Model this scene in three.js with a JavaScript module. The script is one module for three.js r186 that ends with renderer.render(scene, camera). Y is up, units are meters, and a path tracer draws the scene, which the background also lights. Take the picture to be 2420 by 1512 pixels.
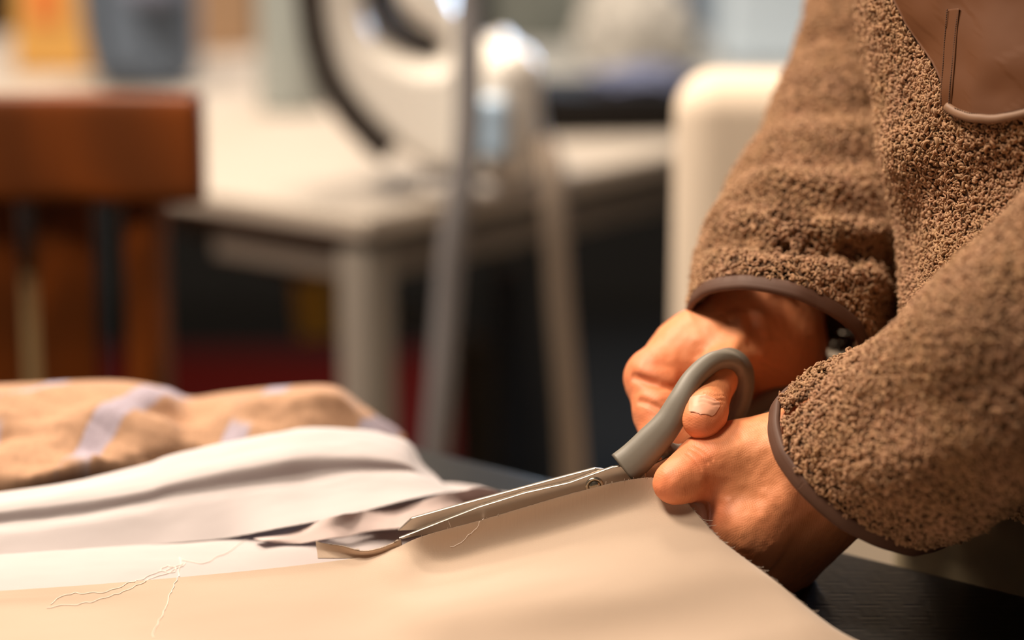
import * as THREE from 'three';
import { mergeGeometries } from 'three/addons/utils/BufferGeometryUtils.js';
import { RoundedBoxGeometry } from 'three/addons/geometries/RoundedBoxGeometry.js';
import { RectAreaLightUniformsLib } from 'three/addons/lights/RectAreaLightUniformsLib.js';

// ------------------------------------------------------------------ camera
const W = 2420, H = 1512, F = 5720, CX = W / 2, CY = H / 2;      // focal length in pixels of the photograph
const CAM = new THREE.Vector3(0, 1.10, 0), PITCH = 13 * Math.PI / 180;
const camera = new THREE.PerspectiveCamera(2 * Math.atan(CY / F) * 180 / Math.PI, W / H, 0.05, 60);
camera.filmGauge = 36;
camera.position.copy(CAM);
camera.rotation.set(-PITCH, 0, 0);
camera.focus = 1.09;
camera.userData.fStop = 2.75;
camera.updateMatrixWorld();

const scene = new THREE.Scene();
scene.background = new THREE.Color(0.55, 0.72, 1.0);              // overcast daylight outside the window
const renderer = new THREE.WebGLRenderer({ antialias: true });
renderer.toneMapping = THREE.LinearToneMapping;
renderer.toneMappingExposure = 1.06;
renderer.shadowMap.enabled = true;
RectAreaLightUniformsLib.init();

// lamps of the room: [x, z, width, depth, colour, strength]; the panels are built with the ceiling
const ROOM = { x0: -2.3, x1: 2.1, z0: -4.9, z1: 1.3, y1: 2.62 };
const WARM = [1.0, 0.84, 0.67];
const LAMPS = [
  [-1.02, -1.52, 0.45, 0.45, WARM, 98, 'above the left end of the work table'],
  [-0.15, -2.55, 0.45, 0.45, WARM, 58, 'above the far side of the ironing table'],
  [-0.60, -0.72, 0.45, 0.45, WARM, 50, 'above the near side of the work table'],
];
const WINDOW = { x0: 0.25, x1: 1.90, y0: 0.95, y1: 1.60, light: 24, color: [0.55, 0.75, 1.0] };

// ------------------------------------------------------------------ helpers
const V3 = (x, y, z) => new THREE.Vector3(x, y, z);
const RIGHT = V3(1, 0, 0), UP = V3(0, Math.cos(PITCH), -Math.sin(PITCH)), FWD = V3(0, -Math.sin(PITCH), -Math.cos(PITCH));
const dirOf = (px, py) => FWD.clone().addScaledVector(RIGHT, (px - CX) / F).addScaledVector(UP, (CY - py) / F);
const P = (px, py, d) => CAM.clone().addScaledVector(dirOf(px, py), d);                           // pixel and distance along the view
const onY = (px, py, y) => { const k = dirOf(px, py); return CAM.clone().addScaledVector(k, (y - CAM.y) / k.y); };
const onZ = (px, py, z) => { const k = dirOf(px, py); return CAM.clone().addScaledVector(k, (z - CAM.z) / k.z); };

function rngOf(seed) { let s = seed >>> 0; return () => { s = (s + 0x6d2b79f5) | 0; let t = Math.imul(s ^ (s >>> 15), 1 | s); t = (t + Math.imul(t ^ (t >>> 7), 61 | t)) ^ t; return ((t ^ (t >>> 14)) >>> 0) / 4294967296; }; }
const hash3 = (x, y, z) => { let h = Math.imul(x, 374761393) ^ Math.imul(y, 668265263) ^ Math.imul(z, 2147483647 ^ 1274126177); h = Math.imul(h ^ (h >>> 13), 1274126177); h ^= h >>> 16; return (h >>> 0) / 4294967296; };
function noise(x, y = 0, z = 0) {                                   // value noise, -1 .. 1
  const xi = Math.floor(x), yi = Math.floor(y), zi = Math.floor(z);
  let u = x - xi, v = y - yi, w = z - zi; u = u * u * (3 - 2 * u); v = v * v * (3 - 2 * v); w = w * w * (3 - 2 * w);
  const L = (a, b, t) => a + (b - a) * t;
  const r = (j, k) => L(hash3(xi, yi + j, zi + k), hash3(xi + 1, yi + j, zi + k), u);
  return 2 * L(L(r(0, 0), r(1, 0), v), L(r(0, 1), r(1, 1), v), w) - 1;
}
const fbm = (x, y, z, n = 4) => { let s = 0, a = 0.5; for (let i = 0; i < n; i++) { s += a * noise(x, y, z); x = x * 2.03 + 7.1; y = y * 2.03 + 3.3; z = z * 2.03 + 1.7; a *= 0.5; } return s; };
const clamp = (x, a, b) => Math.min(b, Math.max(a, x)), mix = (a, b, t) => a + (b - a) * t;
const smooth = (a, b, x) => { const t = clamp((x - a) / (b - a), 0, 1); return t * t * (3 - 2 * t); };

const used = new Map();
function numbered(name) { const n = used.get(name) ?? 0; used.set(name, n + 1); return n ? `${name}_${String(n).padStart(3, '0')}` : name; }
function tag(o, label, category, group, kind) { o.userData.label = label; if (category) o.userData.category = category; if (group) o.userData.group = group; if (kind) o.userData.kind = kind; return o; }
function thing(name, at, label, category, group) {
  const g = new THREE.Group(); g.name = numbered(name); g.position.copy(at); scene.add(g); g.userData.origin = at.toArray(); return tag(g, label, category, group);
}
const finish = (m) => { m.castShadow = m.receiveShadow = true; return m; };
function part(name, geo, mat, parent, label) {                       // geometry in world coordinates, hung under its thing
  const o = parent.userData.origin; if (o) geo.translate(-o[0], -o[1], -o[2]);
  const m = finish(new THREE.Mesh(geo, mat)); m.name = name; if (o) m.userData.origin = o; if (label) m.userData.label = label; parent.add(m); return m;
}
function solo(name, geo, mat, label, category, group, kind) {        // a thing that is one mesh, its origin at its base
  geo.computeBoundingBox(); const b = geo.boundingBox, o = [(b.min.x + b.max.x) / 2, b.min.y, (b.min.z + b.max.z) / 2];
  geo.translate(-o[0], -o[1], -o[2]); const m = finish(new THREE.Mesh(geo, mat)); m.name = numbered(name); m.position.set(...o); m.userData.origin = o; scene.add(m);
  return tag(m, label, category, group, kind);
}
function structure(name, geo, mat, label) { const m = finish(new THREE.Mesh(geo, mat)); m.name = name; scene.add(m); return tag(m, label, undefined, undefined, 'structure'); }
const box = (x0, x1, y0, y1, z0, z1) => new THREE.BoxGeometry(x1 - x0, y1 - y0, z1 - z0).translate((x0 + x1) / 2, (y0 + y1) / 2, (z0 + z1) / 2);
const rbox = (w, h, d, r, seg = 3) => new RoundedBoxGeometry(w, h, d, seg, r);
const std = (color, roughness = 0.7, extra = {}) => new THREE.MeshPhysicalMaterial({ color: Array.isArray(color) ? new THREE.Color(...color) : new THREE.Color(color), roughness, side: THREE.DoubleSide, ...extra });

function dataTex(n, fn, { srgb = false, repeat = [1, 1] } = {}) {
  const a = new Uint8Array(n * n * 4);
  for (let j = 0; j < n; j++) for (let i = 0; i < n; i++) { const c = fn(i / n, j / n), o = (j * n + i) * 4; for (let k = 0; k < 3; k++) a[o + k] = clamp(Math.round((c.length ? c[k] : c) * 255), 0, 255); a[o + 3] = 255; }
  const t = new THREE.DataTexture(a, n, n, THREE.RGBAFormat); t.wrapS = t.wrapT = THREE.RepeatWrapping; t.magFilter = THREE.LinearFilter; t.minFilter = THREE.LinearMipmapLinearFilter; t.generateMipmaps = true;
  if (srgb) t.colorSpace = THREE.SRGBColorSpace; t.repeat.set(...repeat); t.needsUpdate = true; return t;
}
// noise that repeats every `n` cells, so that textures tile
function tnoise(x, y, n, seed) { const xi = Math.floor(x), yi = Math.floor(y); let u = x - xi, v = y - yi; u = u * u * (3 - 2 * u); v = v * v * (3 - 2 * v); const h = (i, j) => hash3(((i % n) + n) % n, ((j % n) + n) % n, seed); return mix(mix(h(xi, yi), h(xi + 1, yi), u), mix(h(xi, yi + 1), h(xi + 1, yi + 1), u), v); }
const tfbm = (u, v, n, seed, o = 4) => { let s = 0, a = 0.5; for (let i = 0; i < o; i++) { s += a * tnoise(u * n, v * n, n, seed + i); n *= 2; a *= 0.5; } return s; };

// smooth curve through points
const curve = (pts, closed = false) => new THREE.CatmullRomCurve3(pts, closed, 'centripetal');
// sweep an ellipse along a curve; a(t) lies across ref and the path, b(t) lies along ref
function sweep(c, a, b, ref, { seg = 80, ring = 16, closed = false, cap = true, pow = 1 } = {}) {
  const pos = [], idx = [], uv = [], n = closed ? seg : seg + 1, len = c.getLength();
  for (let i = 0; i < n; i++) {
    const t = i / seg, p = c.getPointAt(closed ? t : Math.min(t, 1)), T = c.getTangentAt(closed ? t : Math.min(t, 1)), r = typeof ref === 'function' ? ref(t) : ref;
    const B = r.clone().addScaledVector(T, -r.dot(T)).normalize(), N = B.clone().cross(T).normalize();
    const ra = typeof a === 'function' ? a(t) : a, rb = typeof b === 'function' ? b(t) : b;
    for (let k = 0; k < ring; k++) {
      const q = k / ring * Math.PI * 2, ca = Math.cos(q), sa = Math.sin(q), x = Math.sign(ca) * Math.pow(Math.abs(ca), pow), y = Math.sign(sa) * Math.pow(Math.abs(sa), pow);
      const v = p.clone().addScaledVector(N, ra * x).addScaledVector(B, rb * y); pos.push(v.x, v.y, v.z); uv.push(k / ring, t * len);
    }
  }
  for (let i = 0; i < (closed ? n : n - 1); i++) for (let k = 0; k < ring; k++) { const i2 = (i + 1) % n, k2 = (k + 1) % ring, q = i * ring; idx.push(q + k, i2 * ring + k2, i2 * ring + k, q + k, q + k2, i2 * ring + k2); }
  if (!closed && cap) for (const [e, s] of [[0, 1], [n - 1, -1]]) {
    const p = c.getPointAt(e ? 1 : 0), at = pos.length / 3; pos.push(p.x, p.y, p.z); uv.push(0, 0);
    for (let k = 0; k < ring; k++) { const k2 = (k + 1) % ring; s < 0 ? idx.push(at, e * ring + k, e * ring + k2) : idx.push(at, e * ring + k2, e * ring + k); }
  }
  const g = new THREE.BufferGeometry(); g.setAttribute('position', new THREE.Float32BufferAttribute(pos, 3)); g.setAttribute('uv', new THREE.Float32BufferAttribute(uv, 2)); g.setIndex(idx); g.computeVertexNormals(); return g;
}
const tube = (pts, r, o = {}) => sweep(curve(pts), r, r, o.ref ?? V3(0.31, 0.17, 0.93), { ring: 10, seg: 60, ...o });
const lathe = (profile, at, seg = 40) => new THREE.LatheGeometry(profile.map(([r, y]) => new THREE.Vector2(r, y)), seg).translate(at.x, at.y, at.z);
function extrudePx(outline, z, depth, bevel, { holes = [], curveSeg = 6, bevelSeg = 3, dome = bevel } = {}) {   // an outline on the upright plane at z, given the thickness `depth` behind it
  const toShape = (pts, C) => { const s = new C(); pts.forEach(([x, y], i) => { const v = onZ(x, y, z); i ? s.lineTo(v.x, v.y) : s.moveTo(v.x, v.y); }); s.closePath(); return s; };
  const s = toShape(outline, THREE.Shape); for (const h of holes) s.holes.push(toShape(h, THREE.Path));
  return new THREE.ExtrudeGeometry(s, { depth: depth - 2 * dome, bevelEnabled: bevel > 0, bevelThickness: dome, bevelSize: bevel, bevelOffset: -bevel, bevelSegments: bevelSeg, curveSegments: curveSeg }).translate(0, 0, z - depth + dome);
}
const smoothLoop = (pts, n) => { const c = new THREE.CatmullRomCurve3(pts.map(([x, y]) => V3(x, y, 0)), true, 'centripetal'); return c.getSpacedPoints(n).slice(0, n).map((v) => [v.x, v.y]); };

// ---- surfaces of signed distance, meshed with surface nets
const roundCone = (a, b, ra, rb) => { const ab = b.clone().sub(a), L2 = ab.lengthSq(); return (p) => { const x = p.x - a.x, y = p.y - a.y, z = p.z - a.z, t = clamp((x * ab.x + y * ab.y + z * ab.z) / L2, 0, 1); return Math.hypot(x - ab.x * t, y - ab.y * t, z - ab.z * t) - (ra + (rb - ra) * t); }; };
const ball = (c, r) => (p) => Math.hypot(p.x - c.x, p.y - c.y, p.z - c.z) - r;
function ellipsoid(c, X, Y, Z, rx, ry, rz) { return (p) => { const x = p.x - c.x, y = p.y - c.y, z = p.z - c.z, a = (x * X.x + y * X.y + z * X.z) / rx, b = (x * Y.x + y * Y.y + z * Y.z) / ry, e = (x * Z.x + y * Z.y + z * Z.z) / rz, k = Math.hypot(a, b, e), k2 = Math.hypot(a / rx, b / ry, e / rz); return k < 1e-6 ? -Math.min(rx, ry, rz) : k * (k - 1) / k2; }; }
const smin = (a, b, k) => { const h = Math.max(k - Math.abs(a - b), 0) / k; return Math.min(a, b) - h * h * k * 0.25; };
const segDist = (p, a, b) => { const abx = b.x - a.x, aby = b.y - a.y, abz = b.z - a.z, x = p.x - a.x, y = p.y - a.y, z = p.z - a.z, t = clamp((x * abx + y * aby + z * abz) / (abx * abx + aby * aby + abz * abz), 0, 1); return Math.hypot(x - abx * t, y - aby * t, z - abz * t); };
function meshField(f, lo, hi, h, { eps = 0.4 } = {}) {
  const nx = Math.ceil((hi.x - lo.x) / h) + 1, ny = Math.ceil((hi.y - lo.y) / h) + 1, nz = Math.ceil((hi.z - lo.z) / h) + 1, B = 6, q = V3(0, 0, 0);
  const D = new Float32Array(nx * ny * nz).fill(NaN), at = (i, j, k) => (k * ny + j) * nx + i, val = (i, j, k) => { const o = at(i, j, k); if (D[o] !== D[o]) { q.set(lo.x + i * h, lo.y + j * h, lo.z + k * h); D[o] = f(q); } return D[o]; };
  const cellVert = new Map(), pos = [], act = [];
  for (let bk = 0; bk < nz - 1; bk += B) for (let bj = 0; bj < ny - 1; bj += B) for (let bi = 0; bi < nx - 1; bi += B) {
    q.set(lo.x + (bi + B / 2) * h, lo.y + (bj + B / 2) * h, lo.z + (bk + B / 2) * h);
    if (Math.abs(f(q)) > B * h * 1.25) continue;
    for (let k = bk; k < Math.min(bk + B, nz - 1); k++) for (let j = bj; j < Math.min(bj + B, ny - 1); j++) for (let i = bi; i < Math.min(bi + B, nx - 1); i++) {
      let m = 0; const c = [];
      for (let e = 0; e < 8; e++) { const v = val(i + (e & 1), j + ((e >> 1) & 1), k + (e >> 2)); c.push(v); if (v < 0) m |= 1 << e; }
      if (m === 0 || m === 255) continue;
      let x = 0, y = 0, z = 0, n = 0;
      for (let e = 0; e < 8; e++) for (const b of [1, 2, 4]) if (!(e & b)) { const g = e | b; if ((c[e] < 0) !== (c[g] < 0)) { const t = c[e] / (c[e] - c[g]); x += (e & 1) + (b === 1 ? t : 0); y += ((e >> 1) & 1) + (b === 2 ? t : 0); z += (e >> 2) + (b === 4 ? t : 0); n++; } }
      cellVert.set(at(i, j, k), pos.length / 3); pos.push(lo.x + (i + x / n) * h, lo.y + (j + y / n) * h, lo.z + (k + z / n) * h); act.push([i, j, k]);
    }
  }
  const idx = [], quad = (a, b, c, d, flip) => { if (a === undefined || b === undefined || c === undefined || d === undefined) return; flip ? idx.push(a, c, b, a, d, c) : idx.push(a, b, c, a, c, d); };
  for (const [i, j, k] of act) {
    const s = D[at(i, j, k)] < 0, g = (a, b, c) => cellVert.get(at(a, b, c));
    if (s !== (D[at(i + 1, j, k)] < 0) && j && k) quad(g(i, j - 1, k - 1), g(i, j, k - 1), g(i, j, k), g(i, j - 1, k), !s);
    if (s !== (D[at(i, j + 1, k)] < 0) && i && k) quad(g(i - 1, j, k - 1), g(i - 1, j, k), g(i, j, k), g(i, j, k - 1), !s);
    if (s !== (D[at(i, j, k + 1)] < 0) && i && j) quad(g(i - 1, j - 1, k), g(i, j - 1, k), g(i, j, k), g(i - 1, j, k), !s);
  }
  const nrm = new Float32Array(pos.length), e = h * eps, p = V3(0, 0, 0);
  for (let v = 0; v < pos.length; v += 3) {
    p.set(pos[v], pos[v + 1], pos[v + 2]);
    const d = (ax) => { p[ax] += e; const a = f(p); p[ax] -= 2 * e; const b = f(p); p[ax] += e; return a - b; };
    const n = V3(d('x'), d('y'), d('z')).normalize(); nrm[v] = n.x; nrm[v + 1] = n.y; nrm[v + 2] = n.z;
  }
  const geo = new THREE.BufferGeometry(); geo.setAttribute('position', new THREE.Float32BufferAttribute(pos, 3)); geo.setAttribute('normal', new THREE.BufferAttribute(nrm, 3)); geo.setIndex(idx); return geo;
}
// where the ray of a pixel meets a field
function hitField(f, px, py, from = 0.8, to = 1.7) { const k = dirOf(px, py); let d = from; for (let i = 0; i < 220 && d < to; i++) { const v = f(CAM.clone().addScaledVector(k, d)); if (v < 0.0002) return CAM.clone().addScaledVector(k, d); d += Math.max(v * 0.8, 0.0003); } return null; }
const gradOf = (f, p, e = 0.002) => V3(f(V3(p.x + e, p.y, p.z)) - f(V3(p.x - e, p.y, p.z)), f(V3(p.x, p.y + e, p.z)) - f(V3(p.x, p.y - e, p.z)), f(V3(p.x, p.y, p.z + e)) - f(V3(p.x, p.y, p.z - e))).normalize();

// ---- sheets of cloth: a grid of control points, smoothly joined, with thickness
function catmull(a, b, c, d, t) { const t2 = t * t, t3 = t2 * t; return 0.5 * (2 * b + (c - a) * t + (2 * a - 5 * b + 4 * c - d) * t2 + (3 * b - a - 3 * c + d) * t3); }
function splineRow(pts, t) { const n = pts.length - 1, x = clamp(t, 0, 1) * n, i = Math.min(Math.floor(x), n - 1), f = x - i, g = (k) => pts[clamp(k, 0, n)]; return pts[0].map((_, c) => catmull(g(i - 1)[c], g(i)[c], g(i + 1)[c], g(i + 2)[c], f)); }
function sheet(rows, { nu = 120, nv = 90, thick = 0.0006, wrinkle = () => 0, jag = () => [0, 0], uvScale = 12, uvFn }  = {}) {
  const top = [], uv = [];
  for (let j = 0; j <= nv; j++) for (let i = 0; i <= nu; i++) {
    const u = i / nu, v = j / nv, [ju, jv] = jag(u, v), row = rows.map((r) => splineRow(r, u + ju)), p = splineRow(row, v + jv), q = V3(p[0], p[1], p[2]);
    q.y += wrinkle(q, u, v); top.push(q); uv.push(...(uvFn ? uvFn(q) : [q.x * uvScale, q.z * uvScale]));
  }
  const g0 = new THREE.BufferGeometry(), idx = [], w = nu + 1;
  for (let j = 0; j < nv; j++) for (let i = 0; i < nu; i++) { const a = j * w + i; idx.push(a, a + w, a + w + 1, a, a + w + 1, a + 1); }
  g0.setAttribute('position', new THREE.Float32BufferAttribute(top.flatMap((v) => [v.x, v.y, v.z]), 3)); g0.setIndex(idx); g0.computeVertexNormals();
  const N = g0.attributes.normal, pos = [], nr = [], U = [], I = [];
  const up = N.getY(Math.floor(N.count / 2)) > 0 ? 1 : -1;
  for (const s of [0, 1]) top.forEach((v, k) => { const n = V3(N.getX(k), N.getY(k), N.getZ(k)).multiplyScalar(up); pos.push(v.x - n.x * thick * s, v.y - n.y * thick * s, v.z - n.z * thick * s); const f = s ? -1 : 1; nr.push(n.x * f, n.y * f, n.z * f); U.push(uv[2 * k], uv[2 * k + 1]); });
  const n0 = top.length, tri = (a, b, c) => (up > 0 ? I.push(a, b, c) : I.push(a, c, b));
  for (let k = 0; k < idx.length; k += 3) { tri(idx[k], idx[k + 1], idx[k + 2]); tri(n0 + idx[k], n0 + idx[k + 2], n0 + idx[k + 1]); }
  const rim = (a, b) => { tri(a, b, n0 + b); tri(a, n0 + b, n0 + a); };
  for (let i = 0; i < nu; i++) { rim(i, i + 1); rim(nv * w + i + 1, nv * w + i); }
  for (let j = 0; j < nv; j++) { rim((j + 1) * w, j * w); rim(j * w + nu, (j + 1) * w + nu); }
  const g = new THREE.BufferGeometry(); g.setAttribute('position', new THREE.Float32BufferAttribute(pos, 3)); g.setAttribute('normal', new THREE.Float32BufferAttribute(nr, 3)); g.setAttribute('uv', new THREE.Float32BufferAttribute(U, 2)); g.setIndex(I); return g;
}
const rowsY = (rows) => rows.map((r) => r.map(([x, y, h]) => onY(x, y, h).toArray()));

// ------------------------------------------------------------------ materials
const plasterTex = dataTex(256, (u, v) => 0.5 + 0.5 * (tfbm(u, v, 8, 11, 5) - 0.5));
const M = {};
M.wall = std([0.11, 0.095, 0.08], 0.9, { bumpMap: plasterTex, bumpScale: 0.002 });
M.ceiling = std([0.36, 0.33, 0.30], 0.92);
M.floor = std([0.012, 0.010, 0.008], 0.9, { specularIntensity: 0.1 });
M.weave = dataTex(512, (u, v) => { const a = Math.sin(u * 2 * Math.PI * 96), b = Math.sin(v * 2 * Math.PI * 96), c = (Math.floor(u * 96) + Math.floor(v * 96)) % 2 ? Math.abs(a) : Math.abs(b); return 0.25 + 0.45 * c + 0.3 * tfbm(u, v, 32, 5, 3); });
const clothMat = (rgb, ex = {}) => std(rgb, 0.92, { bumpMap: M.weave, bumpScale: 0.00012, sheen: 0.25, sheenRoughness: 0.6, sheenColor: new THREE.Color(1, 0.95, 0.9), ...ex });

// ------------------------------------------------------------------ room
{
  const r = ROOM, t = 0.12;
  structure('floor', box(r.x0 - t, r.x1 + t, -0.1, 0, r.z0 - t, r.z1 + t), M.floor, 'dark floor of the workroom');
  structure('ceiling', box(r.x0 - t, r.x1 + t, r.y1, r.y1 + t, r.z0 - t, r.z1 + t), M.ceiling, 'plain pale ceiling');
  structure('wall_front', box(r.x0, r.x1, 0, r.y1, r.z1, r.z1 + t), M.wall, 'plain wall behind the viewer');
  structure('wall_left', box(r.x0 - t, r.x0, 0, r.y1, r.z0 - t, r.z1 + t), M.wall, 'plain wall on the left');
  structure('wall_right', box(r.x1, r.x1 + t, 0, r.y1, r.z0 - t, r.z1 + t), M.wall, 'plain wall on the right');
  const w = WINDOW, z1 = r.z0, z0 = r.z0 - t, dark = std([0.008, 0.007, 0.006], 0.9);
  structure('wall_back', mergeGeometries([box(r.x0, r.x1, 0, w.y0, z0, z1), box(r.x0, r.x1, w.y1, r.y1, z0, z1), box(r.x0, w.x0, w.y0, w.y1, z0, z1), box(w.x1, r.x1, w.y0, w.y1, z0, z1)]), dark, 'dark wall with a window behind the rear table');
  const win = new THREE.Group(); win.name = 'window_1'; scene.add(win); tag(win, 'white framed window in the back wall', undefined, undefined, 'structure');
  const fr = std([0.8, 0.8, 0.8], 0.4), xc = (w.x0 + w.x1) / 2, b = 0.05, f0 = z0 + 0.03, f1 = z0 + 0.09;
  part('window_frame', mergeGeometries([box(w.x0, w.x1, w.y0, w.y0 + b, f0, f1), box(w.x0, w.x1, w.y1 - b, w.y1, f0, f1), box(w.x0, w.x0 + b, w.y0 + b, w.y1 - b, f0, f1), box(w.x1 - b, w.x1, w.y0 + b, w.y1 - b, f0, f1), box(xc - b / 2, xc + b / 2, w.y0 + b, w.y1 - b, f0, f1)]), fr, win);
  for (const [a, c] of [[w.x0 + b, xc - b / 2], [xc + b / 2, w.x1 - b]]) part('pane', box(a, c, w.y0 + b, w.y1 - b, z0 + 0.058, z0 + 0.062), std([1, 1, 1], 0.02, { transmission: 1, ior: 1.45 }), win);
  const L = new THREE.RectAreaLight(new THREE.Color(...w.color), w.light, w.x1 - w.x0 - 0.1, w.y1 - w.y0 - 0.1);
  L.position.set(xc, (w.y0 + w.y1) / 2, z1 - 0.01); L.lookAt(xc, (w.y0 + w.y1) / 2, 0); L.name = 'window_daylight'; scene.add(L);
  for (const [x, z, a, d, col, s, where] of LAMPS) {
    const g = thing('ceiling_lamp', V3(x, r.y1 - 0.05, z), `square warm white ceiling panel lamp ${where}`, 'lamp', 'ceiling panel lamps');
    part('frame', box(x - a / 2 - 0.02, x + a / 2 + 0.02, r.y1 - 0.05, r.y1, z - d / 2 - 0.02, z + d / 2 + 0.02), std([0.8, 0.8, 0.8], 0.4), g);
    part('diffuser', box(x - a / 2, x + a / 2, r.y1 - 0.054, r.y1 - 0.05, z - d / 2, z + d / 2), std([0.9, 0.9, 0.9], 0.5, { emissive: new THREE.Color(...col), emissiveIntensity: 1.5 }), g);
    const l = new THREE.RectAreaLight(new THREE.Color(...col), s, a, d); l.position.set(x, r.y1 - 0.058, z); l.lookAt(x, 0, z); l.name = 'ceiling_lamp_light'; scene.add(l);
  }
}

// ------------------------------------------------------------------ the work table: dark top, its far edge runs from upper left to lower right
const TOP = 0.725;
const edgeA = onY(950, 1040, TOP), edgeB = onY(2200, 1343, TOP), eDir = edgeB.clone().sub(edgeA).normalize(), eIn = V3(-eDir.z, 0, eDir.x);
if (eIn.z < 0) eIn.negate();
{
  const th = 0.026, k1 = onY(840, 1013, TOP), k2 = onY(-500, 940, TOP), k3 = edgeB.clone().addScaledVector(eDir, 0.5), k4 = k3.clone().addScaledVector(eIn, 0.62), k5 = V3(-0.62, 0, -0.55);
  const c = [k1, k2, k5, k4, k3].map((v) => [v.x, v.z]), mid = V3(0.05, 0, -0.95), ang = Math.atan2(-eDir.z, eDir.x);
  const g = thing('work_table', V3(mid.x, 0, mid.z), 'dark topped work table carrying the fabric', 'table');
  const topMat = std([0.010, 0.010, 0.010], 0.28, { bumpMap: M.weave, bumpScale: 0.0002 });
  const sh = new THREE.Shape(), n = c.length;                          // corners rounded by 5 cm
  for (let i = 0; i < n; i++) {
    const p = new THREE.Vector2(...c[i]), q = new THREE.Vector2(...c[(i + n - 1) % n]).sub(p).normalize(), r = new THREE.Vector2(...c[(i + 1) % n]).sub(p).normalize(), a = p.clone().addScaledVector(q, 0.05), b = p.clone().addScaledVector(r, 0.05);
    i ? sh.lineTo(a.x, a.y) : sh.moveTo(a.x, a.y); sh.quadraticCurveTo(p.x, p.y, b.x, b.y);
  }
  sh.closePath();
  part('tabletop', new THREE.ExtrudeGeometry(sh, { depth: th - 0.018, bevelEnabled: true, bevelThickness: 0.009, bevelSize: 0.009, bevelOffset: -0.009, bevelSegments: 6, curveSegments: 10 }).rotateX(Math.PI / 2).translate(0, TOP - 0.009, 0), topMat, g);
  const metal = std([0.25, 0.25, 0.25], 0.45, { metalness: 0.6 });
  for (const p of [k1, k2, k5, k4, k3]) { const q = p.clone().lerp(mid, 0.14); part('leg', rbox(0.04, TOP - th, 0.04, 0.006).rotateY(ang).translate(q.x, (TOP - th) / 2, q.z), metal, g); }
}

// ------------------------------------------------------------------ fabric on the table
M.beige = clothMat([0.645, 0.492, 0.370], { transmission: 0.42 });
M.white = clothMat([0.585, 0.525, 0.525], { transmission: 0.2 });
M.pink = clothMat([0.64, 0.51, 0.48], { transmission: 0.25 });
const LOOSE = [];                                                    // sheets that a thread can lie on
{
  // striped cloth: tan with lilac grey bars
  const stripes = dataTex(512, (u, v) => {
    const w = 0.03 * (tfbm(u, v, 8, 3, 3) - 0.5), s = (u + w + 1) % 1, k = smooth(0.0, 0.02, s) * (1 - smooth(0.21, 0.23, s)) * smooth(0.02, 0.08, v) * (1 - smooth(0.80, 0.88, v)), n = 0.9 + 0.2 * tfbm(u, v, 64, 9, 2);
    const tan = [0.70, 0.545, 0.43], lil = [0.67, 0.62, 0.67]; return tan.map((c, i) => mix(c, lil[i], k) * n);
  }, { srgb: true });
  const R = rowsY([
    [[-160, 915, .770], [60, 905, .772], [270, 898, .774], [390, 915, .768], [450, 938, .760], [540, 926, .766], [680, 912, .770], [790, 912, .769], [860, 958, .756], [950, 1026, .740]],
    [[-160, 945, .774], [60, 935, .776], [260, 925, .778], [380, 940, .770], [450, 960, .761], [540, 950, .767], [680, 935, .772], [790, 937, .770], [865, 980, .757], [955, 1036, .741]],
    [[-160, 990, .770], [60, 985, .771], [260, 975, .772], [380, 985, .763], [450, 1000, .758], [540, 995, .762], [680, 985, .764], [800, 985, .761], [880, 1010, .753], [958, 1046, .740]],
    [[-160, 1050, .757], [60, 1050, .760], [260, 1040, .763], [380, 1030, .760], [450, 1040, .755], [540, 1035, .758], [680, 1030, .757], [800, 1025, .754], [880, 1040, .749], [955, 1062, .739]],
    [[-160, 1110, .752], [60, 1105, .756], [260, 1085, .756], [380, 1075, .752], [450, 1070, .750], [540, 1065, .750], [680, 1060, .749], [800, 1062, .747], [880, 1075, .744], [950, 1085, .738]],
    [[-160, 1180, .742], [60, 1170, .742], [260, 1150, .742], [380, 1135, .742], [450, 1125, .742], [540, 1115, .742], [680, 1110, .742], [800, 1110, .741], [880, 1110, .740], [950, 1105, .737]],
  ]);
  solo('striped_cloth', sheet(R, { nu: 200, nv: 120, thick: 0.0012, uvFn: (q) => [(q.x * 0.94 + q.z * 0.33 + 0.655) / 0.056, (q.x * -0.33 + q.z * 0.94) / 0.15 + 0.7 * Math.floor((q.x * 0.94 + q.z * 0.33 + 0.655) / 0.056)], wrinkle: (q, u, v) => 0.0046 * fbm(q.x * 40 + q.z * 26, 0, q.z * 70 - q.x * 24, 3) * Math.min(1, 4 * v) + 0.0024 * Math.sin(q.x * 55 + q.z * 130 + 2 * noise(q.x * 20, 0, q.z * 20)) * Math.min(1, 4 * v) }),
    clothMat([1, 1, 1], { map: stripes }), 'crumpled tan cloth with lilac grey stripes behind the white sheet', 'cloth');
}
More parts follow.
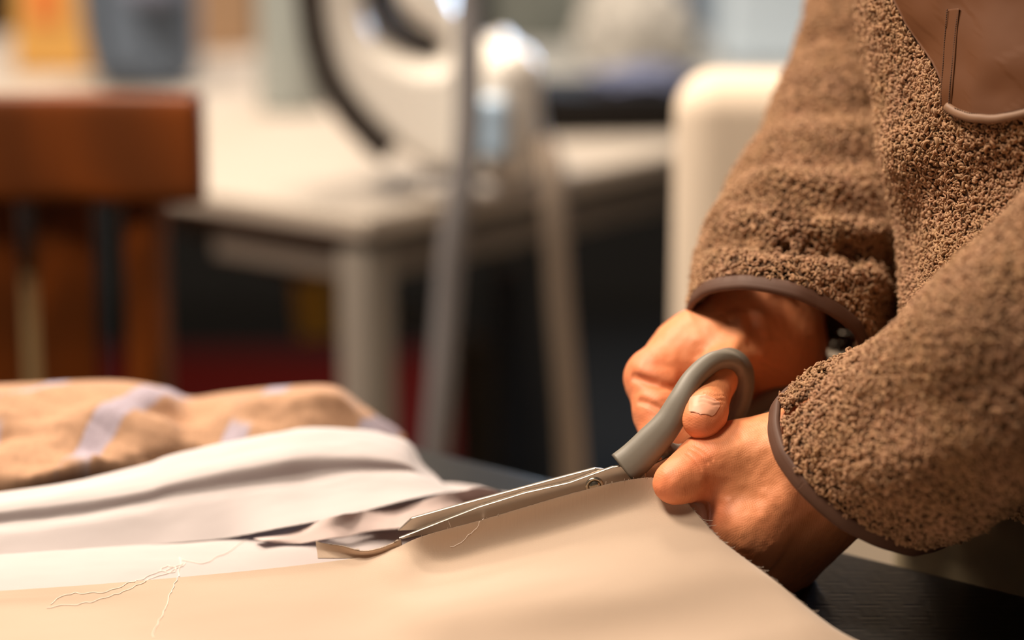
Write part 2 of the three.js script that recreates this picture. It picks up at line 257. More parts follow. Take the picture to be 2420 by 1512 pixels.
{
  // upper white sheet with a long fold, its raw edge towards the scissors
  const R = rowsY([
    [[-160, 1185, .749], [120, 1150, .751], [330, 1108, .756], [400, 1082, .760], [520, 1052, .764], [650, 1022, .767], [740, 1008, .768], [860, 1018, .765], [950, 1040, .760], [972, 1052, .752], [985, 1080, .742]],
    [[-160, 1200, .753], [120, 1168, .755], [330, 1124, .760], [400, 1100, .763], [520, 1075, .767], [650, 1045, .770], [740, 1032, .771], [860, 1040, .768], [948, 1062, .762], [980, 1080, .754], [1002, 1105, .742]],
    [[-160, 1225, .750], [120, 1198, .752], [330, 1160, .757], [400, 1140, .760], [520, 1115, .764], [650, 1090, .767], [740, 1078, .767], [860, 1080, .765], [950, 1092, .760], [990, 1108, .753], [1022, 1125, .742]],
    [[-160, 1255, .744], [120, 1230, .745], [330, 1190, .748], [400, 1172, .750], [520, 1155, .753], [650, 1135, .756], [740, 1120, .757], [860, 1110, .757], [955, 1112, .756], [1010, 1130, .750], [1052, 1145, .742]],
    [[-160, 1285, .742], [120, 1258, .743], [330, 1225, .745], [400, 1212, .746], [520, 1192, .747], [650, 1168, .749], [740, 1152, .750], [860, 1136, .752], [960, 1130, .753], [1030, 1142, .750], [1075, 1155, .743]],
    [[-160, 1320, .7360], [120, 1305, .7364], [330, 1290, .7370], [430, 1283, .7378], [540, 1272, .7395], [660, 1250, .746], [760, 1232, .748], [860, 1210, .750], [960, 1184, .752], [1040, 1168, .750], [1092, 1162, .744]],
  ]);
  const away = (p) => V3(...p).sub(CAM).dot(FWD);                        // keep each fold falling towards the cutter's side, never tucked under
  for (let r = 3; r < R.length; r++) for (let c = 0; c < R[r].length; c++) { const most = away(R[r - 1][c]) - [0, 0, 0, 0.0005, 0.009, 0.006][r], d = away(R[r][c]); if (d > most) { const k = most / d; R[r][c] = CAM.clone().add(V3(...R[r][c]).sub(CAM).multiplyScalar(k)).toArray(); } }
  const g = solo('white_sheet', sheet(R, { nu: 220, nv: 130, thick: 0.0006, jag: (u, v) => [0, v > 0.999 ? -0.006 * Math.abs(fbm(u * 160, 0, 3, 3)) : 0], wrinkle: (q, u, v) => (0.0016 * fbm(q.x * 30 + q.z * 30, 1, q.z * 50, 3) + 0.0007 * Math.sin(q.x * 40 + q.z * 150)) * Math.min(1, 5 * (1 - v)) }),
    M.white, 'rumpled white cotton sheet with a long fold beside the scissor tips', 'cloth');
  LOOSE.push(g);
}
{
  // lower pale sheet
  const R = rowsY([
    [[-160, 1240, .7355], [200, 1215, .7355], [500, 1200, .7355], [700, 1180, .736], [900, 1150, .736], [1040, 1140, .736], [1130, 1148, .735]],
    [[-160, 1310, .7365], [200, 1295, .737], [500, 1275, .738], [700, 1250, .739], [900, 1215, .739], [1050, 1185, .738], [1180, 1162, .736]],
    [[-160, 1370, .736], [200, 1350, .7365], [500, 1325, .7375], [700, 1300, .739], [900, 1262, .739], [1060, 1220, .738], [1230, 1172, .735]],
    [[-160, 1440, .731], [200, 1425, .731], [500, 1405, .732], [700, 1380, .732], [900, 1340, .732], [1080, 1290, .732], [1270, 1240, .731]],
  ]);
  LOOSE.push(solo('pale_sheet', sheet(R, { nu: 150, nv: 80, thick: 0.0006, wrinkle: (q) => 0.0012 * fbm(q.x * 30, 4, q.z * 46, 3) }), clothMat([0.55, 0.48, 0.475], { transmission: 0.2 }), 'pale pinkish white sheet lying flat under the beige fabric', 'cloth'));
}
{
  // the strip that the blades have cut off
  const R = rowsY([
    [[600, 1272, .742], [700, 1248, .7445], [800, 1218, .752], [870, 1208, .750], [960, 1196, .749], [1060, 1168, .752], [1120, 1150, .756], [1180, 1158, .752]],
    [[620, 1278, .743], [700, 1262, .744], [790, 1246, .747], [870, 1228, .747], [960, 1214, .747], [1060, 1190, .748], [1140, 1172, .749], [1200, 1170, .747]],
    [[650, 1284, .741], [720, 1280, .742], [790, 1274, .743], [870, 1258, .743], [960, 1245, .744], [1060, 1220, .744], [1160, 1195, .744], [1230, 1182, .742]],
  ]);
  LOOSE.push(solo('offcut_strip', sheet(R, { nu: 120, nv: 40, thick: 0.0006, jag: (u, v) => [0, v > 0.99 ? -0.03 * Math.abs(fbm(u * 60, 0, 9, 3)) : v < 0.01 ? 0.04 * Math.abs(fbm(u * 60, 5, 9, 3)) : 0], wrinkle: (q, u) => 0.0011 * Math.sin(u * 17) * noise(u * 5, 2, 2) + 0.0012 * fbm(q.x * 60, 0, q.z * 60, 3) }), M.pink, 'thin pinkish offcut strip lying behind the scissor blades', 'cloth'));
}
const BEIGE = [   // [pixel x, pixel y, height above the floor] or, where above 0.9, the distance from the lens
  [[-200, 1408, .7405], [120, 1388, .741], [330, 1372, .7415], [620, 1345, .743], [840, 1318, .746], [930, 1296, .750], [1000, 1266, 1.093], [1150, 1225, 1.092], [1340, 1169, 1.092], [1480, 1135, 1.090], [1560, 1132, 1.088], [1618, 1180, 1.084]],
  [[-200, 1425, .739], [120, 1408, .739], [330, 1394, .740], [620, 1370, .741], [840, 1348, .743], [940, 1345, 1.086], [1030, 1330, 1.0912], [1170, 1290, 1.0920], [1360, 1234, 1.0926], [1490, 1194, 1.0910], [1590, 1188, 1.0850], [1655, 1222, 1.079]],
  [[-200, 1455, .736], [120, 1445, .736], [330, 1436, .737], [620, 1420, .738], [840, 1405, .739], [960, 1396, 1.069], [1060, 1376, 1.072], [1220, 1336, 1.075], [1400, 1286, 1.078], [1540, 1246, 1.079], [1640, 1246, 1.075], [1712, 1282, 1.069]],
  [[-200, 1530, .7325], [120, 1525, .733], [330, 1520, .733], [620, 1505, .733], [860, 1485, .734], [1010, 1465, 1.035], [1130, 1445, 1.037], [1320, 1412, 1.040], [1500, 1380, 1.044], [1640, 1350, 1.050], [1760, 1345, 1.053], [1832, 1372, 1.052]],
  [[-200, 1640, .729], [120, 1640, .7295], [330, 1640, .7295], [620, 1630, .7295], [880, 1620, .730], [1050, 1605, .731], [1200, 1590, .732], [1420, 1560, .734], [1620, 1520, 1.018], [1780, 1490, 1.024], [1910, 1468, 1.030], [1965, 1478, 1.032]],
  [[-200, 1850, .728], [120, 1850, .728], [330, 1850, .728], [620, 1850, .728], [900, 1850, .728], [1120, 1850, .728], [1320, 1830, .728], [1600, 1800, .728], [1850, 1760, .728], [2050, 1730, .728], [2240, 1705, .728], [2300, 1715, .728]],
  [[-300, 3000, .728], [120, 3000, .728], [400, 3000, .728], [700, 3000, .728], [1000, 3000, .728], [1300, 3000, .728], [1600, 3000, .728], [1900, 2950, .728], [2200, 2900, .728], [2450, 2850, .728], [2700, 2800, .728], [2800, 2800, .728]],
].map((r) => r.map(([x, y, h]) => (h > 0.9 ? P(x, y, h) : onY(x, y, h)).toArray()));
{
  const edge = (u) => 0.5 * fbm(u * 90, 1, 1, 3) + 0.35 * noise(u * 420, 2, 2);
  const g = thing('beige_fabric', onY(1300, 1400, 0.74), 'wide beige cotton fabric being cut, held up by the thumb', 'fabric');
  const wr = (q, u, v) => { const k = Math.min(1, 8 * v) * Math.min(1, 8 * (1 - u)); return k * (0.0009 * fbm(q.x * 16 + q.z * 9, 3, q.z * 24, 3) + 0.0006 * Math.sin((q.x * 0.6 - q.z) * 60 + 2 * noise(q.x * 9, 0, q.z * 9)) * smooth(0.05, 0.4, v)); };
  const panel = part('cloth_panel', sheet(BEIGE, { nu: 330, nv: 220, thick: 0.0007, wrinkle: wr, jag: (u, v) => [u > 0.999 ? -0.0022 * Math.abs(edge(v)) : 0, v < 0.001 && u > 0.4 ? 0.006 * Math.abs(edge(u)) : 0] }), M.beige, g);
  LOOSE.push(panel);
  // the corner of the cut that curls up in front of the blade tips
  const C = rowsY([
    [[748, 1278, .7515], [772, 1283, .7515], [812, 1289, .7512], [856, 1300, .750], [895, 1294, .7508], [925, 1283, .7525], [948, 1272, .755]],
    [[750, 1300, .7475], [776, 1303, .7475], [815, 1305, .7475], [856, 1309, .747], [892, 1304, .748], [922, 1296, .749], [950, 1286, .752]],
    [[752, 1320, .7445], [780, 1320, .745], [815, 1320, .745], [856, 1318, .7455], [890, 1314, .746], [922, 1308, .747], [955, 1300, .7495]],
  ]);
  part('curled_edge', sheet(C, { nu: 60, nv: 24, thick: 0.0007, jag: (u, v) => [0, v < 0.01 ? 0.1 * Math.abs(fbm(u * 40, 0, 4, 3)) : 0] }), M.beige, g, 'curled up raw edge at the end of the cut');
  // short ravelled threads along the raw edges
  const rnd = rngOf(77), fr = [];
  const at = (u, v) => { const p = splineRow(BEIGE.map((r) => splineRow(r, u)), v); return V3(p[0], p[1], p[2]); };
  for (let k = 0; k < 150; k++) {
    const side = rnd() < 0.85, t = rnd(), p = side ? at(1, t * 0.64) : at(0.52 + 0.4 * t, 0), inn = side ? at(0.97, t * 0.64) : at(0.52 + 0.4 * t, 0.04), out = p.clone().sub(inn).normalize();
    const l = (rnd() < 0.12 ? 3.4 : 1.1) * (0.6 + 0.8 * rnd()) * 0.001, sdw = V3(rnd() - 0.5, rnd() - 0.3, rnd() - 0.5).multiplyScalar(1.3), b = p.clone().addScaledVector(out, -0.0006);
    fr.push(tube([b, b.clone().addScaledVector(out, l * 0.5).addScaledVector(sdw, l * 0.25), b.clone().addScaledVector(out, l).addScaledVector(sdw, l * 0.7)], 0.00011, { ring: 4, seg: 3 }));
  }
  const fm = part('frayed_threads', mergeGeometries(fr), M.beige, g, 'ravelled threads on the raw edge'); fm.userData.kind = 'stuff';
}
scene.updateMatrixWorld(true);
{
  const rc = new THREE.Raycaster();
  const lay = (px, py, lift = 0.0002) => { rc.set(CAM, dirOf(px, py).normalize()); const h = rc.intersectObjects(LOOSE, false)[0]; return h.point.clone().add(V3(0, lift, 0)); };
  const mat = std([0.92, 0.82, 0.74], 0.8);
  const wob = (pts, n, amp, seed) => { const c = new THREE.CatmullRomCurve3(pts.map(([x, y]) => V3(x, y, 0)), false, 'centripetal'); return c.getSpacedPoints(n).map((v, i) => lay(v.x + amp * noise(i * 0.9, seed), v.y + amp * noise(i * 0.8, seed + 5))); };
  const th = (paths, r) => mergeGeometries(paths.map(([p, n, a, s]) => tube(wob(p, n, a, s), r, { ring: 6, seg: n * 4 })));
  solo('loose_thread', th([[[[362, 1508], [366, 1490], [390, 1440], [402, 1405], [420, 1360], [430, 1330]], 26, 3, 1], [[[120, 1428], [150, 1408], [250, 1398], [300, 1380], [380, 1352], [430, 1335]], 30, 3, 2], [[[110, 1436], [200, 1425], [260, 1410], [330, 1382], [390, 1355], [440, 1332]], 30, 3, 3], [[[378, 1352], [384, 1342], [400, 1338], [418, 1345], [402, 1354], [386, 1350]], 16, 2, 4], [[[430, 1332], [424, 1318], [434, 1326], [450, 1330], [480, 1330], [530, 1308], [590, 1272]], 24, 3, 6]], 0.00016), mat, 'knotted white thread with long ends lying across the left side of the beige fabric', 'thread', 'loose threads');
  solo('loose_thread', th([[[[1137, 1224], [1130, 1246], [1108, 1264], [1096, 1278], [1082, 1287], [1064, 1291]], 18, 3, 8]], 0.00014), mat, 'short wavy thread on the beige fabric below the blades', 'thread', 'loose threads');
}

// ------------------------------------------------------------------ scissors: two steel blades on a screw, grey grips with a thumb loop and a finger loop
M.steel = std([0.52, 0.45, 0.385], 0.38, { metalness: 1.0 });
M.grip = std([0.195, 0.174, 0.142], 0.5);
const PIV = P(1405, 1145, 1.10), ZS = PIV.z;
{
  const g = thing('scissors', PIV, 'fabric scissors with steel blades and grey handles in the cutting hand', 'scissors');
  const near = [[1520, 1092], [1447, 1103], [1400, 1120], [1345, 1140], [1240, 1164], [1130, 1198], [1040, 1233], [943, 1271], [950, 1275], [1050, 1258], [1180, 1222], [1300, 1190], [1400, 1172], [1470, 1160], [1530, 1132]];
  const far = [[940, 1254], [972, 1224], [1100, 1188], [1300, 1134], [1405, 1106], [1422, 1108], [1470, 1122], [1540, 1098], [1610, 1066], [1625, 1090], [1540, 1132], [1440, 1165], [1380, 1172], [1200, 1218], [1060, 1246], [1000, 1253]];
  part('blade', extrudePx(near, ZS + 0.0024, 0.0022, 0.0005), M.steel, g, 'lower steel blade running under the fabric edge');
  part('blade', extrudePx(far, ZS, 0.0022, 0.0005), M.steel, g, 'upper steel blade with a squared tip');
  const sc = P(1405, 1147, 1.0965), brass = std([0.72, 0.62, 0.48], 0.22, { metalness: 1 });
  const dome = lathe([[0.0001, 0.0016], [0.0012, 0.0015], [0.0022, 0.0011], [0.0029, 0.0004], [0.0031, 0]], V3(0, 0, 0), 28).rotateX(Math.PI / 2), rim = lathe([[0.0030, 0.0008], [0.0036, 0.0012], [0.0042, 0.0008], [0.0043, 0]], V3(0, 0, 0), 28).rotateX(Math.PI / 2);
  for (const q of [dome, rim]) q.translate(PIV.x, PIV.y, ZS + 0.0025);
  const s = part('screw', dome, brass, g, 'shiny domed pivot screw'); part('washer', rim, brass, s);
  // thumb grip: a flat shank that opens into a loop
  const up = [[1472, 1108, 1.0985], [1500, 1085, 1.0985], [1540, 1045, 1.0985], [1580, 998, 1.099], [1610, 945, 1.101], [1642, 893, 1.106], [1686, 855, 1.113], [1730, 851, 1.122], [1757, 880, 1.130], [1757, 930, 1.134], [1735, 985, 1.132], [1690, 1035, 1.124], [1635, 1068, 1.113], [1590, 1072, 1.106], [1560, 1050, 1.101]];
  const wid = [43, 42, 40, 34, 29, 26, 24, 22, 21, 21, 22, 24, 26, 24, 14], lerpAt = (a, t) => { const x = t * (a.length - 1), i = Math.min(Math.floor(x), a.length - 2); return mix(a[i], a[i + 1], x - i); };
  const c = new THREE.CatmullRomCurve3(up.map((q) => P(...q)), false, 'centripetal'), ref = V3(-0.34, 0.16, 0.93).normalize();
  const cum = []; { let s0 = 0; cum.push(0); for (let i = 1; i < up.length; i++) { s0 += P(...up[i]).distanceTo(P(...up[i - 1])); cum.push(s0); } }
  const byLen = (arr, cm) => (t) => { const L = t * cm[cm.length - 1]; let i = 1; while (i < cm.length - 1 && cm[i] < L) i++; return mix(arr[i - 1], arr[i], clamp((L - cm[i - 1]) / (cm[i] - cm[i - 1]), 0, 1)); };
  const wA = byLen(wid.map((w) => w * 1.1 / F), cum);
  part('thumb_grip', sweep(c, wA, (t) => mix(0.0060, 0.0078, smooth(0.15, 0.5, t)) * (1 - 0.35 * smooth(0.75, 1, t)), ref, { seg: 140, ring: 22, pow: 0.82 }), M.grip, g, 'grey moulded thumb loop');
  const lo = [[1590, 1086, 1.106], [1650, 1058, 1.118], [1730, 1004, 1.150], [1790, 962, 1.166], [1845, 934, 1.172], [1905, 935, 1.176], [1945, 975, 1.180], [1930, 1030, 1.182], [1870, 1066, 1.180], [1790, 1075, 1.172], [1720, 1056, 1.160], [1690, 1040, 1.148]];
  const c2 = curve(lo.map((q) => P(...q)));
  part('finger_grip', sweep(c2, (t) => mix(0.0050, 0.0046, smooth(0, 0.2, t)), 0.0050, ref, { seg: 120, ring: 18 }), M.grip, g, 'grey finger loop under the hand');
}

// ------------------------------------------------------------------ the person: hands, fleece jacket, trousers
const person = thing('person', V3(0.36, 0, -1.28), 'person in a brown fleece jacket cutting fabric with scissors', 'person');
const chain = (list, k) => { const fs = []; for (let i = 0; i < list.length - 1; i++) fs.push(roundCone(P(...list[i].slice(0, 3)), P(...list[i + 1].slice(0, 3)), list[i][3], list[i + 1][3])); return (p) => { let d = fs[0](p); for (let i = 1; i < fs.length; i++) d = smin(d, fs[i](p), k); return d; }; };
const creases = (list, base) => { const L = list.map(([pts, amp, w]) => [pts.map((q) => q.length > 2 ? P(...q) : hitField(base, ...q)), amp, w]); return (p) => { let s = 0; for (const [pts, amp, w] of L) { let d = 1; for (let i = 0; i < pts.length - 1; i++) d = Math.min(d, segDist(p, pts[i], pts[i + 1])); if (d < 3 * w) s += amp * Math.exp(-(d * d) / (w * w)); } return s; }; };
const group = (list, k) => (p) => { let d = 1; for (const f of list) d = smin(d, f(p), k); return d; };

// right hand (the cutting one), distances a little behind the blades
const RH = (() => {
  const wrist = [1800, 745, 1.195];
  const back = group([
    roundCone(P(1850, 640, 1.235), P(1785, 770, 1.186), 0.029, 0.0265),
    roundCone(P(1775, 762, 1.186), P(1545, 893, 1.150), 0.0245, 0.0134), ball(P(1632, 846, 1.168), 0.0185),
    roundCone(P(1800, 790, 1.198), P(1588, 905, 1.180), 0.0235, 0.0135),
    roundCone(P(1815, 820, 1.204), P(1640, 930, 1.196), 0.0225, 0.0125),
    roundCone(P(1825, 840, 1.205), P(1700, 960, 1.200), 0.020, 0.0115),
  ], 0.012);
  const thenar = group([roundCone(P(1815, 800, 1.188), P(1748, 824, 1.166), 0.0215, 0.0125), ball(P(1822, 862, 1.190), 0.0185)], 0.014);
  const thumb = chain([[1790, 805, 1.180, 0.0150], [1730, 838, 1.152, 0.0105], [1692, 900, 1.122, 0.0086], [1666, 974, 1.0995, 0.0093], [1658, 994, 1.0945, 0.0084]], 0.005);
  const index = chain([[1545, 893, 1.150, 0.0130], [1556, 975, 1.138, 0.0112], [1570, 1042, 1.130, 0.0103], [1650, 1082, 1.134, 0.0090], [1720, 1070, 1.146, 0.0078]], 0.005);
  const middle = chain([[1588, 905, 1.180, 0.0132], [1606, 1035, 1.166, 0.0103], [1700, 1100, 1.172, 0.0092], [1780, 1060, 1.190, 0.0080]], 0.005);
  const ring = chain([[1640, 930, 1.196, 0.0122], [1668, 1050, 1.186, 0.0098], [1760, 1100, 1.192, 0.0088], [1830, 1045, 1.200, 0.0076]], 0.005);
  const little = chain([[1700, 960, 1.200, 0.0112], [1740, 1060, 1.200, 0.0086], [1820, 1090, 1.206, 0.0076], [1870, 1030, 1.210, 0.0066]], 0.005);
  const solid = (p) => { let d = smin(back(p), thenar(p), 0.018); d = smin(d, thumb(p), 0.010); d = smin(d, index(p), 0.005); d = smin(d, middle(p), 0.003); d = smin(d, ring(p), 0.003); return smin(d, little(p), 0.003); };
  const cr = creases([
    [[[1498, 890], [1530, 902], [1560, 912], [1592, 918]], 0.0022, 0.0018], [[[1515, 872], [1550, 884], [1590, 895]], -0.0010, 0.0030],
    [[[1512, 948], [1535, 954], [1560, 966], [1580, 978]], 0.0017, 0.0014], [[[1520, 930], [1560, 942]], -0.0006, 0.0022],
    [[[1665, 928], [1690, 936], [1712, 936]], 0.0003, 0.0006], [[[1660, 938], [1688, 947], [1712, 946]], 0.0004, 0.0007], [[[1656, 948], [1684, 957], [1708, 955]], 0.0003, 0.0006],
    [[[1700, 690], [1690, 750], [1650, 800]], -0.0014, 0.0050],
    [[[1742, 745], [1752, 790], [1730, 830]], -0.0014, 0.0035], [[[1775, 760], [1775, 815]], 0.0012, 0.0030], [[[1800, 750], [1812, 800], [1800, 840]], -0.0012, 0.0032],
    [[[1790, 850], [1830, 870], [1870, 880]], 0.0008, 0.0014], [[[1785, 885], [1830, 905], [1865, 910]], 0.0008, 0.0014],
  ], solid);
  return (p) => {
    const d = solid(p);
    return d < 0.008 ? d + cr(p) + 0.0002 * noise(p.x * 300, p.y * 300, p.z * 300) + 0.0003 * noise(p.x * 90, p.y * 90, p.z * 90) : d;
  };
})();
// left hand, pinching the cloth between thumb and forefinger
const LH = (() => {
  const back = group([
    roundCone(P(2010, 1060, 1.095), P(1915, 1130, 1.112), 0.029, 0.0275),
    roundCone(P(1915, 1130, 1.112), P(1772, 1268, 1.094), 0.0245, 0.0150),
    roundCone(P(1920, 1150, 1.120), P(1800, 1310, 1.108), 0.0240, 0.0150),
    roundCone(P(1930, 1170, 1.126), P(1838, 1335, 1.124), 0.0220, 0.0140),
    roundCone(P(1940, 1180, 1.130), P(1875, 1326, 1.138), 0.0200, 0.0125),
  ], 0.014);
  const thumbBase = group([roundCone(P(1905, 1085, 1.108), P(1745, 1085, 1.108), 0.0205, 0.0135), ball(P(1800, 1165, 1.108), 0.0175), ball(P(1748, 1146, 1.106), 0.0150)], 0.02);
  const thumb = chain([[1800, 1088, 1.110, 0.0170], [1722, 1090, 1.105, 0.0148], [1662, 1104, 1.097, 0.0126], [1612, 1134, 1.087, 0.0093], [1588, 1142, 1.083, 0.0082]], 0.008);
  const index = chain([[1782, 1268, 1.094, 0.0150], [1752, 1240, 1.092, 0.0130], [1732, 1220, 1.099, 0.0105], [1662, 1192, 1.118, 0.0088], [1600, 1160, 1.108, 0.0076]], 0.005);
  const middle = chain([[1800, 1310, 1.108, 0.0140], [1735, 1270, 1.115, 0.0102], [1680, 1240, 1.130, 0.0092], [1660, 1190, 1.135, 0.0078]], 0.005);
  const ring = chain([[1838, 1335, 1.124, 0.0130], [1770, 1310, 1.135, 0.0098], [1730, 1270, 1.148, 0.0088], [1725, 1225, 1.145, 0.0075]], 0.005);
  const little = chain([[1875, 1326, 1.138, 0.0115], [1820, 1312, 1.150, 0.0088], [1790, 1300, 1.158, 0.0078], [1790, 1265, 1.152, 0.0068]], 0.005);
  const solid = (p) => { let d = smin(back(p), thumbBase(p), 0.018); d = smin(d, thumb(p), 0.010); d = smin(d, index(p), 0.006); d = smin(d, middle(p), 0.003); d = smin(d, ring(p), 0.003); return smin(d, little(p), 0.003); };
  const cr = creases([
    [[[1690, 1150], [1730, 1130], [1770, 1112]], 0.0007, 0.0040],
    [[[1668, 1190], [1673, 1212], [1672, 1236]], 0.0012, 0.0010],
    [[[1630, 1060], [1652, 1072], [1672, 1094]], 0.0003, 0.0007], [[[1622, 1070], [1640, 1086], [1658, 1110]], 0.0003, 0.0007], [[[1642, 1052], [1664, 1064], [1684, 1086]], 0.0003, 0.0007],
    [[[1850, 1045], [1775, 1050], [1700, 1062]], -0.0009, 0.0060], [[[1850, 1120], [1800, 1150], [1770, 1175]], 0.0014, 0.0080], [[[1870, 1165], [1800, 1235], [1765, 1290]], -0.0008, 0.0070],
    [[[1930, 1230], [1870, 1300], [1830, 1350]], 0.0015, 0.0040],
  ], solid);
  return (p) => {
    const d = solid(p);
    return d < 0.008 ? d + cr(p) + 0.0002 * noise(p.x * 320, p.y * 320, p.z * 320) + 0.0002 * noise(p.x * 90, p.y * 90, p.z * 90) : d;
  };
})();
const boundsOf = (pts, m) => { const b = new THREE.Box3().setFromPoints(pts); b.expandByScalar(m); return b; };
// fine skin: crossing furrows and pores
const skinBump = dataTex(512, (u, v) => {
  const w = 0.6 * (tfbm(u, v, 8, 21, 3) - 0.5), a = Math.abs(Math.sin(Math.PI * (44 * u + 10 * v + 6 * w))), b = Math.abs(Math.sin(Math.PI * (8 * u - 40 * v + 7 * w)));
  return 0.35 * Math.pow(a, 0.5) + 0.25 * Math.pow(b, 0.5) + 0.4 * tfbm(u, v, 64, 31, 3);
});
M.skin = std([1, 1, 1], 0.56, { vertexColors: true, bumpMap: skinBump, bumpScale: 0.00014 });
function skinAttrs(g, A, Bv, rosy) {                                   // uv on the plane of the back of the hand; blotchy skin colour with rosy knuckles and finger ends
  const n = g.attributes.position.count, uv = new Float32Array(n * 2), col = new Float32Array(n * 3), p = V3(0, 0, 0), N = g.attributes.normal;
  for (let i = 0; i < n; i++) {
    p.fromBufferAttribute(g.attributes.position, i); uv[2 * i] = p.dot(A) * 22; uv[2 * i + 1] = p.dot(Bv) * 22;
    let r = 0.25 + 0.35 * fbm(p.x * 70, p.y * 70, p.z * 70, 3); for (const [c, s] of rosy) r += 0.9 * Math.exp(-p.distanceToSquared(c) / (s * s)); r = clamp(r, 0, 1);
    col.set([mix(0.71, 0.75, r), mix(0.28, 0.232, r), mix(0.118, 0.098, r)], 3 * i);
  }
  g.setAttribute('uv', new THREE.BufferAttribute(uv, 2)); g.setAttribute('color', new THREE.BufferAttribute(col, 3)); return g;
}
const TORSO = [[2540, -1500, 1.32, 0.11], [2530, -700, 1.24, 0.11], [2520, -250, 1.18, 0.10], [2541, 0, 1.162, 0.10], [2612, 350, 1.140, 0.10], [2657, 600, 1.128, 0.10], [2683, 800, 1.125, 0.10], [2660, 1180, 1.14, 0.098]];
const TRUNK = [[2900, -1500, 1.42, 0.13], [2900, -700, 1.37, 0.15], [2900, -250, 1.32, 0.15], [2950, 350, 1.29, 0.15], [2980, 800, 1.28, 0.15], [2950, 1180, 1.28, 0.145]];
const torsoA = chain(TORSO, 0.010), torsoB = chain(TRUNK, 0.05), torso = (p) => smin(torsoA(p), torsoB(p), 0.03);
const LSL = [[3050, 250, 0.985, 0.052], [2720, 610, 0.985, 0.053], [2420, 850, 1.008, 0.0465], [2212, 1022, 1.052, 0.0425], [2052, 1090, 1.086, 0.0455], [1950, 1190, 1.128, 0.0450]];
const RSL = [[2150, -250, 1.375, 0.047], [2095, 0, 1.340, 0.0395], [2012, 300, 1.298, 0.0395], [1940, 500, 1.252, 0.0455], [1895, 640, 1.210, 0.0502], [1830, 800, 1.160, 0.0440]];
{
  const gR = skinAttrs(meshField(RH, ...(() => { const b = boundsOf([P(1480, 640, 1.24), P(1480, 1120, 1.08), P(1920, 640, 1.24), P(1920, 1120, 1.22), P(1850, 1120, 1.08)], 0.012); return [b.min, b.max]; })(), 0.0011), V3(-0.75, -0.5, 0.43).normalize(), V3(0.5, -0.85, 0.1).normalize(), [[P(1500, 870, 1.14), 0.018], [P(1665, 1000, 1.09), 0.010], [P(1530, 1010, 1.12), 0.016]]);
  const gL = skinAttrs(meshField(LH, ...(() => { const b = boundsOf([P(1540, 1000, 1.07), P(1540, 1380, 1.16), P(2040, 1000, 1.07), P(2040, 1400, 1.16), P(1700, 1000, 1.16)], 0.014); return [b.min, b.max]; })(), 0.0011), V3(-0.95, 0.1, 0.3).normalize(), V3(0.15, -0.75, 0.64).normalize(), [[P(1640, 1080, 1.085), 0.012], [P(1570, 1150, 1.08), 0.009], [P(1680, 1210, 1.085), 0.010]]);
  // arms and trunk inside the jacket, up to the shoulders
  const thin = (l, k) => l.map(([x, y, d, r]) => [x, y, d, Math.max(r * k, 0.02)]);
  const arms = group([chain(thin(LSL.slice(0, 4), 0.62).concat([[2010, 1060, 1.095, 0.0285]]), 0.01), chain(thin(RSL.slice(0, 4), 0.62).concat([[1850, 640, 1.235, 0.0285]]), 0.01), chain(thin(TORSO.slice(0, 6), 0.75), 0.04), chain(thin(TRUNK.slice(0, 5), 0.75), 0.04), roundCone(P(3050, 250, 0.985), P(3050, -900, 1.22), 0.034, 0.045), roundCone(P(2150, -250, 1.375), P(2380, -1300, 1.45), 0.032, 0.045)], 0.02);
  const bA = boundsOf([...TORSO.map((q) => P(...q.slice(0, 3))), ...LSL.map((q) => P(...q.slice(0, 3)))], 0.13);
  const gA = skinAttrs(meshField(arms, bA.min, bA.max, 0.009), V3(0, -1, 0), V3(1, 0, 0), []);
  part('body', mergeGeometries([gR, gL, gA]), M.skin, person, 'warm lit hands, one cutting and one pinching the cloth');
  // thumb nail
  const a = P(1692, 900, 1.122), t = P(1658, 994, 1.0945), T = t.clone().sub(a).normalize(), N0 = V3(-0.10, 0.66, 0.74), N = N0.clone().addScaledVector(T, -N0.dot(T)).normalize(), S = T.clone().cross(N);
  const base = t.clone().addScaledVector(T, 0.0028), pos = [], idx = [], nu = 28, nv = 18;
  for (let j = 0; j <= nv; j++) for (let i = 0; i <= nu; i++) {
    const u = i / nu * 2 - 1, v = j / nv, x = u * 0.0070 * Math.pow(1 - Math.pow(Math.abs(v * 2 - 1), 5), 0.24), an = x / 0.0092, out = N.clone().multiplyScalar(Math.cos(an)).addScaledVector(S, Math.sin(an));
    const foot = base.clone().addScaledVector(T, -0.0078 + v * 0.0104 - 0.0008 * u * u); let l = 0.014; for (let k = 0; k < 40; k++) { const f = RH(foot.clone().addScaledVector(out, l)); if (f < 0.00005) break; l -= Math.max(f * 0.7, 0.00005); }
    const q = foot.addScaledVector(out, l + 0.0001 + 0.00018 * smooth(0.0, 0.5, v) * (1 - 0.5 * u * u)); pos.push(q.x, q.y, q.z);
  }
  for (let j = 0; j < nv; j++) for (let i = 0; i < nu; i++) { const o = j * (nu + 1) + i; idx.push(o, o + 1, o + nu + 2, o, o + nu + 2, o + nu + 1); }
  const g = new THREE.BufferGeometry(); g.setAttribute('position', new THREE.Float32BufferAttribute(pos, 3)); g.setIndex(idx); g.computeVertexNormals();
  part('fingernail', g, std([0.74, 0.35, 0.215], 0.5), person, 'short pale thumbnail');
}
